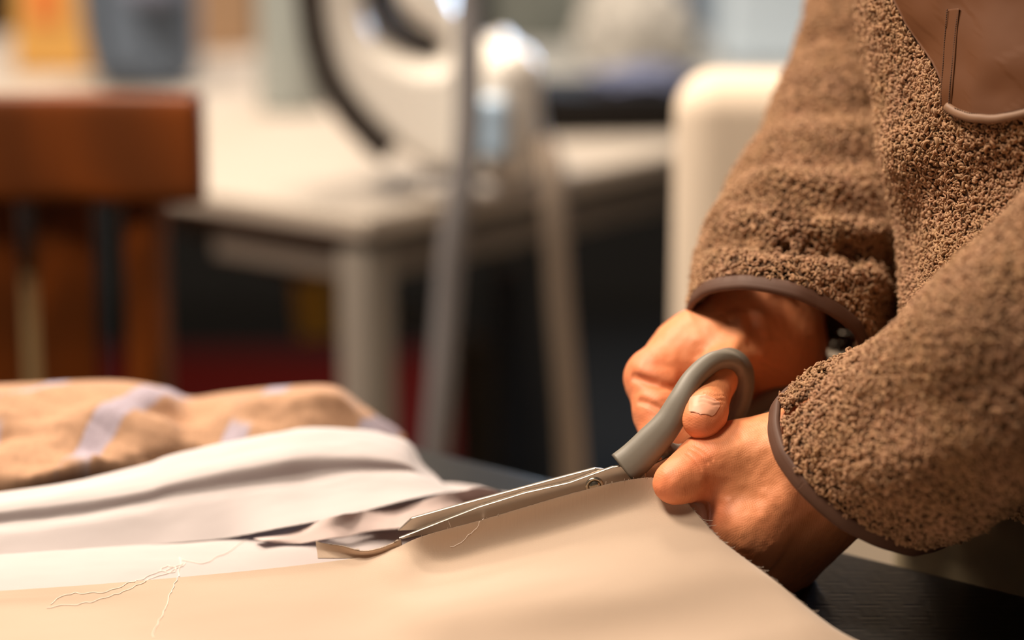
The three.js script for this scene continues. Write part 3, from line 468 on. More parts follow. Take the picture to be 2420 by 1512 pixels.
// ---- fleece jacket
const cutL = { c: P(2052, 1087, 1.086), n: RIGHT.clone().multiplyScalar(-0.42).addScaledVector(UP, -0.70).addScaledVector(FWD, 0.58).normalize() };
const cutR = { c: P(1821, 785, 1.168), n: RIGHT.clone().multiplyScalar(-0.29).addScaledVector(UP, -0.85).addScaledVector(FWD, -0.43).normalize() };
const side = (c, p) => (p.x - c.c.x) * c.n.x + (p.y - c.c.y) * c.n.y + (p.z - c.c.z) * c.n.z;
const lArm = chain(LSL, 0.012), rArm = chain(RSL, 0.012);
const foldsR = creases([
  [[[1700, 560], [1780, 574], [1880, 588], [2000, 596], [2120, 590]], 0.0095, 0.0080], [[[1690, 612], [1780, 626], [1900, 640], [2060, 646]], -0.0045, 0.0085], [[[1730, 520], [1830, 530], [1960, 545], [2080, 550]], -0.0035, 0.0070],
  [[[1760, 470], [1830, 474], [1960, 490], [2080, 500]], 0.0070, 0.0075], [[[1790, 425], [1870, 420], [1960, 430]], -0.0030, 0.0070],
  [[[1815, 380], [1900, 390], [2040, 372]], 0.0055, 0.0070], [[[1840, 320], [1930, 325], [2050, 310]], -0.0030, 0.0070],
  [[[1880, 262], [1960, 262], [2060, 250]], 0.0055, 0.0070], [[[1895, 190], [1960, 186], [2050, 170]], -0.0025, 0.0070], [[[1920, 92], [1980, 86], [2060, 84]], 0.0065, 0.0075],
], rArm);
const foldsT = creases([
  [[[2140, 560], [2220, 500], [2330, 440], [2460, 400]], 0.010, 0.022], [[[2120, 360], [2200, 340], [2300, 330], [2420, 330]], -0.004, 0.014], [[[2150, 250], [2190, 300], [2230, 330]], 0.004, 0.010],
], torso);
const foldsL = creases([
  [[[2080, 850], [2200, 800], [2330, 720]], -0.003, 0.018], [[[2060, 1000], [2220, 960], [2380, 900]], 0.0035, 0.014], [[[2080, 1090], [2240, 1040]], -0.003, 0.012],
], lArm);
const sleeveL = (p) => { const s = side(cutL, p), o = lArm(p) + foldsL(p); return Math.max(Math.max(o, s), -Math.max(o + 0.0045, -s - 0.05)); };
const sleeveR = (p) => { const s = side(cutR, p), o = rArm(p) + foldsR(p); return Math.max(Math.max(o, s), -Math.max(o + 0.0045, -s - 0.05)); };
const shoulders = group([roundCone(P(3050, 250, 0.985), P(3050, -900, 1.22), 0.055, 0.075), roundCone(P(2150, -250, 1.375), P(2380, -1300, 1.45), 0.052, 0.075)], 0.03);
const lump = (p) => 0.0022 * noise(p.x * 26, p.y * 26, p.z * 26) + 0.0012 * noise(p.x * 70, p.y * 70, p.z * 70);
const HEM = 0.775;
const jacketF = (p) => { let d = Math.max(smin(torso(p) + foldsT(p), shoulders(p), 0.03), HEM - p.y); d = Math.min(d, sleeveR(p)); d = smin(d, sleeveL(p), 0.004); return d < 0.03 ? d + lump(p) * 0.8 : d; };
const torsoF = (p) => torso(p) + foldsT(p) + lump(p);
M.fleece = std([0.13, 0.068, 0.036], 0.95);
M.curl = std([1, 1, 1], 0.85, { sheen: 0.5, sheenRoughness: 0.4, sheenColor: new THREE.Color(0.9, 0.7, 0.5) });
M.binding = std([0.088, 0.036, 0.019], 0.68, { bumpMap: plasterTex, bumpScale: 0.0008 });
M.nylon = std([0.118, 0.043, 0.015], 0.66, { bumpMap: plasterTex, bumpScale: 0.00025, specularIntensity: 0.4 });
const b0 = boundsOf([...TORSO.map((q) => P(...q.slice(0, 3))), ...LSL.map((q) => P(...q.slice(0, 3))), ...RSL.map((q) => P(...q.slice(0, 3))), P(3050, -900, 1.22), P(2380, -1300, 1.45)], 0.10);
const jg = meshField(jacketF, b0.min, b0.max, 0.0042);
{ const n = jg.attributes.position.count; jg.setAttribute('uv', new THREE.Float32BufferAttribute(new Float32Array(n * 2), 2)); }
const jgWorld = { pos: Float32Array.from(jg.attributes.position.array), idx: Array.from(jg.index.array) };
const jacket = part('fleece_jacket', jg, M.fleece, person, 'brown curly fleece jacket');
const panelLeft = [[-200, 2060], [-60, 2080], [0, 2108], [60, 2138], [150, 2200], [220, 2232], [252, 2250]];
const panelX = (y) => { for (let i = 1; i < panelLeft.length; i++) if (y <= panelLeft[i][0]) { const [a, b] = [panelLeft[i - 1], panelLeft[i]]; return mix(a[1], b[1], clamp((y - a[0]) / (b[0] - a[0]), 0, 1)); } return 2250; };
const panelBottom = (x) => { const t = [[2232, 245], [2256, 262], [2292, 276], [2350, 281], [2400, 272], [2480, 252], [2620, 215], [2800, 160]]; for (let i = 1; i < t.length; i++) if (x <= t[i][0]) return mix(t[i - 1][1], t[i][1], clamp((x - t[i - 1][0]) / (t[i][0] - t[i - 1][0]), 0, 1)); return 160; };
{
  // curls: short bent tufts of pile, several shapes, thousands of copies
  const rnd = rngOf(4242), shapes = [];
  for (const [turns, R, r, lift] of [[1.0, 0.00076, 0.00052, 0.0007], [0.7, 0.0010, 0.00058, 0.0005], [1.3, 0.00072, 0.00044, 0.0011], [0.5, 0.0013, 0.00050, 0.0004]]) {
    const pts = []; for (let i = 0; i <= 8; i++) { const a = i / 8 * turns * Math.PI * 2; pts.push(V3(R * Math.cos(a), i / 8 * lift + 0.0003 * Math.sin(a * 1.7), R * Math.sin(a) * 0.9)); }
    shapes.push(sweep(curve(pts), (t) => r * (0.35 + 0.65 * Math.sin(Math.PI * (0.12 + 0.76 * t))), (t) => r * (0.35 + 0.65 * Math.sin(Math.PI * (0.12 + 0.76 * t))), V3(0.1, 1, 0.2), { seg: 11, ring: 6 }));
  }
  const { pos, idx } = jgWorld, a = V3(0, 0, 0), b = V3(0, 0, 0), c = V3(0, 0, 0), n = V3(0, 0, 0), lists = shapes.map(() => []), cell = 0.00142, taken = new Map(), q = new THREE.Quaternion(), Y = V3(0, 1, 0), o = person.userData.origin;
  const keyOf = (x, y, z) => (x * 73856093) ^ (y * 19349663) ^ (z * 83492791);
  for (let t = 0; t < idx.length; t += 3) {
    a.fromArray(pos, idx[t] * 3); b.fromArray(pos, idx[t + 1] * 3); c.fromArray(pos, idx[t + 2] * 3);
    n.crossVectors(b.clone().sub(a), c.clone().sub(a)); const area = n.length() / 2; if (!area) continue; n.normalize();
    if (a.y > 1.24 || a.x > 0.40 || n.dot(a.clone().sub(CAM).normalize()) > 0.72 && a.x > 0.30) continue;
    let want = area / 1.35e-6; want = Math.floor(want) + (rnd() < want % 1 ? 1 : 0);
    for (let k = 0; k < want; k++) {
      let u = rnd(), v = rnd(); if (u + v > 1) { u = 1 - u; v = 1 - v; }
      const p = a.clone().addScaledVector(b.clone().sub(a), u).addScaledVector(c.clone().sub(a), v);
      const sl = side(cutL, p), sr = side(cutR, p);
      if ((Math.abs(sl) < 0.003 && lArm(p) < 0.006) || (Math.abs(sr) < 0.003 && rArm(p) < 0.006)) continue;           // the bound cuff edge is smooth
      const rel = p.clone().sub(CAM), dd = rel.dot(FWD), px = CX + rel.dot(RIGHT) / dd * F, py = CY - rel.dot(UP) / dd * F;
      if (torso(p) < 0.004 && px > panelX(py) + 3 && py < panelBottom(px) - 2 && lArm(p) > 0.005 && rArm(p) > 0.005) continue;   // the smooth pocket panel
      const kx = Math.floor(p.x / cell), ky = Math.floor(p.y / cell), kz = Math.floor(p.z / cell), key = keyOf(kx, ky, kz); let near = false;
      for (let i = -1; i <= 1 && !near; i++) for (let j = -1; j <= 1 && !near; j++) for (let m = -1; m <= 1 && !near; m++) { const l = taken.get(keyOf(kx + i, ky + j, kz + m)); if (l && l.distanceToSquared(p) < cell * cell) near = true; }
      if (near) continue; taken.set(key, p);
      const s = 0.85 + 0.75 * rnd() * rnd() + 0.15 * rnd(), nn = n.clone().add(V3(rnd() - 0.5, rnd() - 0.5, rnd() - 0.5).multiplyScalar(0.9)).normalize();
      q.setFromUnitVectors(Y, nn).multiply(new THREE.Quaternion().setFromAxisAngle(Y, rnd() * 6.283));
      p.addScaledVector(n, 0.0002 + 0.0009 * rnd());
      const m = new THREE.Matrix4().compose(V3(p.x - o[0], p.y - o[1], p.z - o[2]), q, V3(s, s * (0.9 + 0.5 * rnd()), s)), w = 0.5 + 0.5 * noise(p.x * 60, p.y * 60, p.z * 60), br = 0.78 + 0.36 * rnd() + 0.1 * w;
      lists[Math.floor(rnd() * shapes.length)].push([m, new THREE.Color(0.365 * br, mix(0.196, 0.210, rnd()) * br, mix(0.100, 0.115, w) * br)]);
    }
  }
  console.log('curls', lists.map((l) => l.length).join(' '), 'jacket triangles', idx.length / 3);
  lists.forEach((l, i) => { const m = new THREE.InstancedMesh(shapes[i], M.curl, l.length); l.forEach(([x, col], k) => { m.setMatrixAt(k, x); m.setColorAt(k, col); }); finish(m); m.name = 'fleece_pile'; m.userData.kind = 'stuff'; m.userData.label = 'curly brown pile'; jacket.add(m); });
}
// bound cuffs: the rim where the sleeve is cut, with a flat brown binding
for (const [cut, arm, w] of [[cutL, lArm, 0.0042], [cutR, rArm, 0.0040]]) {
  const e1 = V3(0, 1, 0).cross(cut.n).normalize(), e2 = cut.n.clone().cross(e1), f = (p) => arm(p), pts = [];
  for (let k = 0; k < 72; k++) { const an = k / 72 * Math.PI * 2, d = e1.clone().multiplyScalar(Math.cos(an)).addScaledVector(e2, Math.sin(an)); let lo = 0.01, hi = 0.09; for (let i = 0; i < 30; i++) { const m = (lo + hi) / 2; f(cut.c.clone().addScaledVector(d, m)) < 0 ? lo = m : hi = m; } pts.push(cut.c.clone().addScaledVector(d, lo - 0.0008 + 0.0006 * noise(k * 0.5, 3)).addScaledVector(cut.n, 0.001)); }
  part('cuff_binding', sweep(curve(pts, true), 0.0019, w, cut.n, { seg: 160, ring: 14, closed: true, pow: 0.8 }), M.binding, jacket, 'smooth dark brown cuff binding');
}
{
  // smooth pocket panel on the chest side, with a stitched seam and a bound pocket mouth
  const nu = 90, nv = 80, top = [], shell = [], idx = [], uv = [];
  const ext = (px, py) => hitField((p) => torsoF(p) - 0.0030, px, py);
  for (let j = 0; j <= nv; j++) for (let i = 0; i <= nu; i++) {
    const v = j / nv, y0 = mix(-420, 252, v), u = i / nu, px = mix(panelX(y0), 2800, u), py = mix(-420, panelBottom(Math.max(px, 2232)), v), h = ext(px, py); top.push(h);
  }
  for (const [k, h] of top.entries()) { if (!h) throw new Error('panel point off the jacket ' + k); const n = gradOf(torso, h), i = k % (nu + 1), j = Math.floor(k / (nu + 1)); const puff = 0.0016 * Math.min(1, 5 * (i / nu)) * Math.min(1, 5 * (1 - j / nv)) * (0.5 + 0.5 * fbm(h.x * 50, h.y * 34, h.z * 50, 3)); h.addScaledVector(n, puff); shell.push(h.clone().addScaledVector(n, -0.0022)); uv.push(h.z * 8, h.y * 8); }
  const w = nu + 1, N0 = top.length, pos = [...top, ...shell].flatMap((p) => [p.x, p.y, p.z]);
  for (let j = 0; j < nv; j++) for (let i = 0; i < nu; i++) { const a = j * w + i; idx.push(a, a + w, a + w + 1, a, a + w + 1, a + 1); }
  const rim = (a, b) => idx.push(a, b, N0 + b, a, N0 + b, N0 + a);
  for (let i = 0; i < nu; i++) { rim(i + 1, i); rim(nv * w + i, nv * w + i + 1); } for (let j = 0; j < nv; j++) { rim(j * w, (j + 1) * w); rim((j + 1) * w + nu, j * w + nu); }
  const g = new THREE.BufferGeometry(); g.setAttribute('position', new THREE.Float32BufferAttribute(pos, 3)); g.setAttribute('uv', new THREE.Float32BufferAttribute([...uv, ...uv], 2)); g.setIndex(idx); g.computeVertexNormals();
  const panel = part('pocket_panel', g, M.nylon, jacket, 'smooth brown nylon panel with a pocket');
  const on = (px, py, l) => { const h = hitField((p) => torsoF(p) - 0.0030, px, py); return h.addScaledVector(gradOf(torso, h), l); };
  const seam = [[2256, 22], [2250, 80], [2244, 150], [2238, 215], [2236, 252]];
  const ref = gradOf(torso, on(2245, 130, 0));
  part('seam_tape', sweep(curve(seam.map(([x, y]) => on(x, y, mix(0.0010, 0.0003, y / 252)))), 0.0036, 0.0005, ref, { seg: 50, ring: 14, pow: 0.7 }), M.nylon, panel);
  const st = []; for (const dx of [-13, 13]) { const c = new THREE.CatmullRomCurve3(seam.map(([x, y]) => V3(x + dx * (1 - 0.3 * (y / 252)), y, 0))); for (let k = 0; k < 42; k++) { const q = c.getPointAt((k + 0.2) / 42), e = c.getPointAt((k + 0.8) / 42); const l = mix(0.0014, 0.0008, q.y / 252); st.push(tube([on(q.x, q.y, l), on((q.x + e.x) / 2, (q.y + e.y) / 2, l + 0.0003), on(e.x, e.y, l)], 0.00024, { ring: 5, seg: 3 })); } }
  for (let k = 0; k < 60; k++) { const x = 2262 + k * 5.5, y = panelBottom(x) - 8; st.push(tube([on(x, y, 0.0017), on(x + 1.6, panelBottom(x + 1.6) - 8, 0.0020), on(x + 3.2, panelBottom(x + 3.2) - 8, 0.0017)], 0.00020, { ring: 5, seg: 3 })); }
  const sm = part('stitching', mergeGeometries(st), std([0.05, 0.02, 0.010], 0.8), panel, 'rows of dark machine stitches'); sm.userData.kind = 'stuff';
  const lip = []; for (let x = 2240; x <= 2620; x += 20) lip.push(on(x, panelBottom(x) + 2, 0.0009));
  part('pocket_piping', sweep(curve(lip), 0.0021, 0.0016, ref, { seg: 80, ring: 12 }), std([0.22, 0.115, 0.062], 0.6), panel, 'lighter brown piping along the pocket');
}
// ---- trousers: the near leg stands behind the far edge of the table
{
  const leg = chain([[2700, 1000, 1.285, 0.115], [2600, 1230, 1.275, 0.098], [2565, 1420, 1.272, 0.090], [2560, 1900, 1.32, 0.080], [2620, 2900, 1.55, 0.062], [2700, 4200, 1.95, 0.055]], 0.03);
  const leg2 = chain([[2760, 1000, 1.42, 0.11], [2700, 1500, 1.44, 0.088], [2740, 2900, 1.70, 0.062], [2800, 3900, 2.05, 0.055]], 0.03);
  const cr = creases([[[[2230, 1190, 1.215], [2300, 1290, 1.19], [2390, 1345, 1.185]], 0.005, 0.006], [[[2330, 1180, 1.195], [2370, 1300, 1.18]], -0.004, 0.007], [[[2250, 1330, 1.215], [2330, 1370, 1.19]], 0.004, 0.006]]);
  const f = (p) => { const d = smin(leg(p), leg2(p), 0.02); return Math.max(d < 0.03 ? d + cr(p) + 0.003 * fbm(p.x * 22, p.y * 16, p.z * 22, 3) : d, 0.05 - p.y); };
  const b = new THREE.Box3(V3(0.15, 0.03, -1.75), V3(0.62, 0.86, -1.0));
  const g = meshField(f, b.min, b.max, 0.006); { const P0 = g.attributes.position, uv = new Float32Array(P0.count * 2); for (let i = 0; i < P0.count; i++) { uv[2 * i] = (P0.getX(i) - P0.getZ(i)) * 14; uv[2 * i + 1] = P0.getY(i) * 14; } g.setAttribute('uv', new THREE.BufferAttribute(uv, 2)); }
  part('trousers', g, std([0.34, 0.265, 0.16], 0.9, { bumpMap: M.weave, bumpScale: 0.0004 }), person, 'olive khaki trousers');
  const shoe = std([0.02, 0.018, 0.016], 0.5);
  for (const q of [P(2700, 4200, 1.95), P(2800, 3900, 2.05)]) part('shoe', mergeGeometries([rbox(0.25, 0.06, 0.10, 0.028, 4).translate(q.x - 0.06, 0.035, q.z), rbox(0.12, 0.08, 0.095, 0.035, 4).translate(q.x, 0.07, q.z)]), shoe, person);
}

// ------------------------------------------------------------------ the ironing table behind
const T2 = 0.75;
const tc = onY(868, 512, T2), tl = onY(480, 452, T2), t1 = tl.clone().sub(tc).normalize(), t2 = V3(-t1.z, 0, t1.x); if (t2.x < 0) t2.negate();   // corner, along its left edge, along its right edge
const onT2 = (a, b, y = T2) => tc.clone().addScaledVector(t1, a).addScaledVector(t2, b).setY(y);
const ang2 = Math.atan2(-t1.z, t1.x);
{
  const L1 = 1.25, L2 = 0.78, m = onT2(L1 / 2, L2 / 2), g = thing('ironing_table', m.clone().setY(0), 'white topped table with grey metal legs under the iron', 'table');
  const white = std([0.44, 0.385, 0.33], 0.62), metal = std([0.26, 0.235, 0.205], 0.5), railMat = std([0.15, 0.128, 0.108], 0.55);
  part('tabletop', rbox(L1, 0.020, L2, 0.005, 4).rotateY(ang2).translate(m.x, T2 - 0.010, m.z), white, g);
  part('edge_band', mergeGeometries([rbox(L1 - 0.012, 0.008, 0.006, 0.002).rotateY(ang2).translate(onT2(L1 / 2, 0.012).x, T2 - 0.024, onT2(L1 / 2, 0.012).z), rbox(0.006, 0.008, L2 - 0.012, 0.002).rotateY(ang2).translate(onT2(0.012, L2 / 2).x, T2 - 0.024, onT2(0.012, L2 / 2).z)]), std([0.05, 0.045, 0.04], 0.6), g);
  for (const [a, b] of [[0.024, 0.024], [L1 - 0.03, 0.03], [0.03, L2 - 0.03], [L1 - 0.03, L2 - 0.03]]) { const p = onT2(a, b); part('leg', rbox(0.034, T2 - 0.028, 0.034, 0.005).rotateY(ang2).translate(p.x, (T2 - 0.028) / 2, p.z), metal, g); }
  for (const [a, b, w, d] of [[0.115, 0.024, 0.15, 0.02], [L1 - 0.12, 0.024, 0.15, 0.02], [L1 / 2, L2 - 0.03, L1 - 0.09, 0.02], [0.024, L2 / 2, 0.02, L2 - 0.09], [L1 - 0.03, L2 / 2, 0.02, L2 - 0.09]]) { const p = onT2(a, b); part('rail', rbox(w, 0.030, d, 0.004).rotateY(ang2).translate(p.x, T2 - 0.045, p.z), railMat, g); }
  const dark = std([0.05, 0.042, 0.036], 0.6);
  part('brace', tube([P(330, 470, 2.15), P(560, 570, 2.22), P(830, 690, 2.28), P(1000, 770, 2.33)], 0.011, { ring: 8 }), dark, g, 'dark sloping bar under the tabletop');
}
{
  // white steam iron standing on its heel, soleplate to the left
  const d = 2.03, z = P(1000, 400, d).z, out = smoothLoop([[742, -330], [728, -150], [735, 0], [752, 100], [785, 190], [845, 275], [915, 345], [985, 395], [1060, 420], [1180, 428], [1285, 425], [1298, 385], [1284, 290], [1258, 190], [1222, 120], [1185, 88], [1150, 105], [1118, 80], [1080, 30], [1040, -60], [980, -200], [900, -330], [820, -390]], 160);
  const hole = smoothLoop([[842, -180], [850, -60], [860, 36], [890, 98], [942, 136], [1000, 154], [1036, 144], [1034, 100], [990, 72], [952, 40], [930, -5], [924, -70], [915, -180]], 60);
  const base = P(1150, 425, d), g = thing('steam_iron', base.clone().setY(T2), 'white steam iron standing on its heel with a beige hose', 'iron');
  const w = std([0.92, 0.87, 0.80], 0.28, { clearcoat: 0.4, clearcoatRoughness: 0.2 });
  part('body', extrudePx(out, z + 0.045, 0.09, 0.014, { holes: [hole], bevelSeg: 8, dome: 0.036 }), w, g);
  const sole = [[705, -330], [692, -150], [698, 0], [712, 100], [742, 200], [800, 292], [872, 370], [908, 388], [930, 356], [870, 290], [815, 220], [780, 150], [765, 60], [756, 0], [750, -150], [760, -330]];
  part('soleplate', extrudePx(sole, z + 0.055, 0.11, 0.004), std([0.055, 0.045, 0.040], 0.35, { metalness: 0.3 }), g, 'dark soleplate edge');
  part('handle_gap_fill', sweep(curve([[880, -190, 2.02], [887, -60, 2.02], [897, 30, 2.02], [930, 84, 2.02], [985, 112, 2.02], [1034, 124, 2.02]].map((q) => P(...q))), 0.0085, 0.016, V3(0, 0.1, 1), { seg: 50, ring: 18 }), std([0.085, 0.072, 0.066], 0.7), g, 'dark bar added to darken the handle opening');  // dark bar added inside the opening to stand in for its shade
  const hc = P(1206, 268, 1.968); part('heel_cover', rbox(0.050, 0.112, 0.062, 0.024, 8).translate(hc.x, hc.y, hc.z), w, g);
  const gl = P(1160, 302, 1.938);
  part('water_window', rbox(0.028, 0.050, 0.016, 0.0078, 6).translate(gl.x, gl.y, gl.z), std([0.55, 0.75, 0.98], 0.2), g, 'pale blue oval insert');
  part('heel', rbox(0.105, 0.012, 0.10, 0.005).translate(base.x - 0.0, T2 + 0.006, base.z), std([0.45, 0.42, 0.40], 0.5), g);
  part('steam_hose', tube([P(1262, 330, 1.99), P(1290, 352, 1.95), P(1305, 410, 1.915), P(1312, 520, 1.90), P(1322, 700, 1.905), P(1338, 900, 1.92), P(1352, 1130, 1.95), P(1362, 1500, 2.0), V3(0.15, 0.02, -2.15)], 0.0105, { ring: 12, seg: 120 }), std([0.19, 0.145, 0.11], 0.8), g, 'beige fabric covered hose');
}
{
  const g = thing('hanging_cable', V3(P(1105, -100, 1.86).x, 0, P(1105, -100, 1.86).z), 'thick grey cable hanging from the ceiling in front of the iron', 'cable');
  const q = P(1108, -100, 1.845);
  part('cable', tube([V3(q.x, ROOM.y1, q.z), V3(q.x, 1.6, q.z), q, P(1108, 120, 1.845), P(1106, 300, 1.845), P(1094, 430, 1.845), P(1070, 560, 1.85), P(1056, 720, 1.86), P(1040, 930, 1.87), P(1022, 1130, 1.885), P(1005, 1400, 1.91), V3(-0.11, 0.012, -2.0)], 0.0105, { ring: 12, seg: 160 }), std([0.17, 0.16, 0.165], 0.6), g);
  part('ceiling_hook', lathe([[0.03, 0], [0.03, -0.01], [0.012, -0.03], [0.012, -0.05]], V3(q.x, ROOM.y1, q.z), 20), std([0.5, 0.5, 0.5], 0.4, { metalness: 0.8 }), g);
}
{
  // wooden chair seen from behind its back
  const wood = dataTex(256, (u, v) => { const r = tfbm(u, v, 4, 41, 3), s = 0.5 + 0.5 * Math.sin(2 * Math.PI * (v * 10 + 1.3 * r + 0.15 * Math.sin(2 * Math.PI * u * 2))), k = 0.78 + 0.22 * s * (0.6 + 0.4 * tnoise(u * 6, v * 120, 6, 4)); return [0.54 * k, 0.26 * k, 0.03 * k]; }, { srgb: true });
  const mat = std([1, 1, 1], 0.5, { map: wood }), d = 1.72;
  const cr = P(345, 500, d), left = -1, g = thing('wooden_chair', V3(cr.x - 0.18, 0, cr.z - 0.2), 'brown varnished wooden chair with a broad top rail beside the white table', 'chair');
  const X = V3(0.97, 0, -0.24).normalize(), Z = V3(0.24, 0, 0.97).normalize();   // across the back, and out of its rear face
  const at = (x, y, z = 0) => V3(cr.x, 0, cr.z).addScaledVector(X, x).addScaledVector(Z, z).setY(y);
  const topY = P(345, 205, d).y, lowY = P(345, 466, d).y, Wd = 0.36, seat = 0.45;
  const bow = (x) => -0.045 * (1 - Math.pow((x + Wd / 2 - 0.0) / (Wd / 2 + 0.04), 2));        // the back curves away from us in the middle
  const railPts = []; for (let i = 0; i <= 10; i++) { const x = mix(-Wd - 0.04, 0.038, i / 10); railPts.push(at(x, (topY + lowY) / 2, 0.012 + bow(x) + 0.02)); }
  part('top_rail', sweep(curve(railPts), (topY - lowY) / 2, 0.009, Z, { seg: 60, ring: 28, pow: 0.35 }), mat, g);
  for (const x of [0, -Wd]) { part('back_post', tube([at(x, topY - 0.02, 0.0), at(x, 0.62, -0.012), at(x, seat, -0.035), at(x, 0.2, -0.02), at(x, 0, 0.01)], 0.0165, { ring: 14, seg: 50 }), mat, g); }
  for (const [x, w] of [[-0.057, 0.021], [-0.112, 0.024], [-0.18, 0.024], [-0.25, 0.024], [-0.31, 0.022]]) part('slat', sweep(curve([at(x, topY - 0.06, bow(x) + 0.018), at(x, 0.62, bow(x) * 0.8), at(x, seat + 0.01, -0.03 + bow(x) * 0.2)]), w, 0.006, Z, { seg: 30, ring: 16, pow: 0.5 }), mat, g);
  part('seat', rbox(Wd + 0.05, 0.028, 0.40, 0.012, 4).rotateY(Math.atan2(-X.z, X.x)).translate(at(-Wd / 2, seat, -0.22).x, seat, at(-Wd / 2, seat, -0.22).z), mat, g);
  for (const x of [0, -Wd]) part('front_leg', tube([at(x, seat, -0.40), at(x, 0.2, -0.405), at(x, 0, -0.41)], 0.015, { ring: 14, seg: 30 }), mat, g);
  for (const x of [0, -Wd]) part('stretcher', tube([at(x, 0.2, -0.02), at(x, 0.2, -0.405)], 0.009, { ring: 10, seg: 8 }), mat, g);
  const pl = P(318, 312, d - 0.06); part('wood_plug', lathe([[0.0001, 0.004], [0.006, 0.0036], [0.0085, 0.0018], [0.009, 0]], V3(0, 0, 0), 24).rotateX(Math.PI / 2).translate(at(-0.006, pl.y, 0).x, pl.y, at(-0.006, pl.y, 0.030 + bow(0)).z + 0.002), std([0.42, 0.20, 0.11], 0.3, { clearcoat: 0.4 }), g, 'paler round plug where the post meets the rail');
}
{
  // cream upholstered chair to the right, its back towards the table
  const cream = clothMat([0.84, 0.70, 0.56]), d = 1.68, a = P(1592, 160, d), b = P(2330, 160, d), y1 = P(1700, 158, d).y, y0 = 0.50, w = b.x - a.x, zc = P(1900, 500, d).z, g = thing('padded_chair', V3((a.x + b.x) / 2, 0, zc - 0.2), 'cream upholstered chair with a tall rounded back behind the sleeve', 'chair');
  const turn = -0.10, cx = (a.x + b.x) / 2;
  const bk = rbox(w, y1 - y0, 0.07, 0.030, 8); { const p = bk.attributes.position; for (let i = 0; i < p.count; i++) p.setZ(i, p.getZ(i) + (p.getZ(i) > 0 ? 0.004 * Math.sin(p.getX(i) * 90 + 0.6 * Math.sin(p.getY(i) * 30)) * smooth(0.19, 0.12, p.getY(i)) : 0)); bk.computeVertexNormals(); }
  part('backrest', bk.rotateY(turn).translate(cx, (y0 + y1) / 2, zc), cream, g);
  part('piping', tube([V3(-w / 2 + 0.012, 0.02, 0), V3(-w / 2 + 0.012, (y1 - y0) * 0.45, 0), V3(-w / 2 + 0.05, (y1 - y0) / 2 - 0.006, 0), V3(0, (y1 - y0) / 2 - 0.001, 0), V3(w / 2 - 0.05, (y1 - y0) / 2 - 0.006, 0)].map((v) => v.applyAxisAngle(V3(0, 1, 0), turn).add(V3(cx, (y0 + y1) / 2, zc))), 0.003, { ring: 8 }), cream, g);
  part('seat_cushion', rbox(w + 0.06, 0.08, 0.40, 0.03, 5).rotateY(turn).translate(cx, 0.46, zc - 0.20), cream, g);
  const lm = std([0.06, 0.05, 0.045], 0.5);
  for (const x of [-1, 1]) for (const q of [-0.02, -0.36]) part('leg', new THREE.CylinderGeometry(0.016, 0.012, 0.42, 16).translate(cx + x * (w / 2 - 0.01), 0.21, zc + q), lm, g);
}
// ---- things standing on the ironing table and beyond
function heap(c, rx, ry, rz, seed, amp = 0.25) {                         // a heap of folded cloth
  const g = new THREE.SphereGeometry(1, 72, 48), p = g.attributes.position;
  for (let i = 0; i < p.count; i++) { const x = p.getX(i), y = p.getY(i), z = p.getZ(i), r = 1 + amp * fbm(x * 2 + seed, y * 2.6, z * 2, 4) + 0.05 * Math.sin(9 * x + 7 * z + 5 * noise(x * 2, y * 2, seed)); p.setXYZ(i, c.x + rx * x * r, c.y + Math.max(0, ry * (y + 0.25) * r), c.z + rz * z * r); }
  g.computeVertexNormals(); return g;
}
const cone = (pts, at, seg = 40) => lathe(pts, at, seg);
{
  const b1 = onY(690, 258, T2), m1 = std([0.30, 0.33, 0.32], 0.35, { clearcoat: 0.3 });
  const g = thing('grey_bottle', b1, 'grey green plastic bottle standing behind the iron', 'bottle');
  part('bottle_body', cone([[0.0001, 0], [0.030, 0], [0.034, 0.004], [0.034, 0.13], [0.030, 0.15], [0.015, 0.17], [0.0125, 0.19], [0.0001, 0.19]], b1), m1, g);
  part('cap', cone([[0.0001, 0.19], [0.014, 0.19], [0.014, 0.215], [0.0001, 0.217]], b1, 30), std([0.15, 0.16, 0.16], 0.4), g);
}
{
  const y0 = onY(140, 168, T2), g = thing('yellow_bag', y0, 'ochre yellow paper bag with an orange mark', 'bag');
  const bag = rbox(0.092, 0.15, 0.06, 0.012, 5); { const p = bag.attributes.position; for (let i = 0; i < p.count; i++) p.setXYZ(i, p.getX(i) * (1 - 0.12 * (p.getY(i) / 0.15)), p.getY(i), p.getZ(i) + 0.004 * noise(p.getX(i) * 60, p.getY(i) * 40, 1)); bag.computeVertexNormals(); }
  part('bag_body', bag.translate(y0.x, y0.y + 0.075, y0.z), std([0.56, 0.30, 0.07], 0.6), g);
  part('printed_mark', rbox(0.030, 0.05, 0.004, 0.0019, 4).translate(y0.x - 0.008, y0.y + 0.085, y0.z + 0.033), std([0.62, 0.16, 0.03], 0.5), g, 'red orange mark');
  part('fold_clip', rbox(0.10, 0.012, 0.012, 0.004).translate(y0.x, y0.y + 0.152, y0.z), std([0.2, 0.14, 0.04], 0.6), g);
}
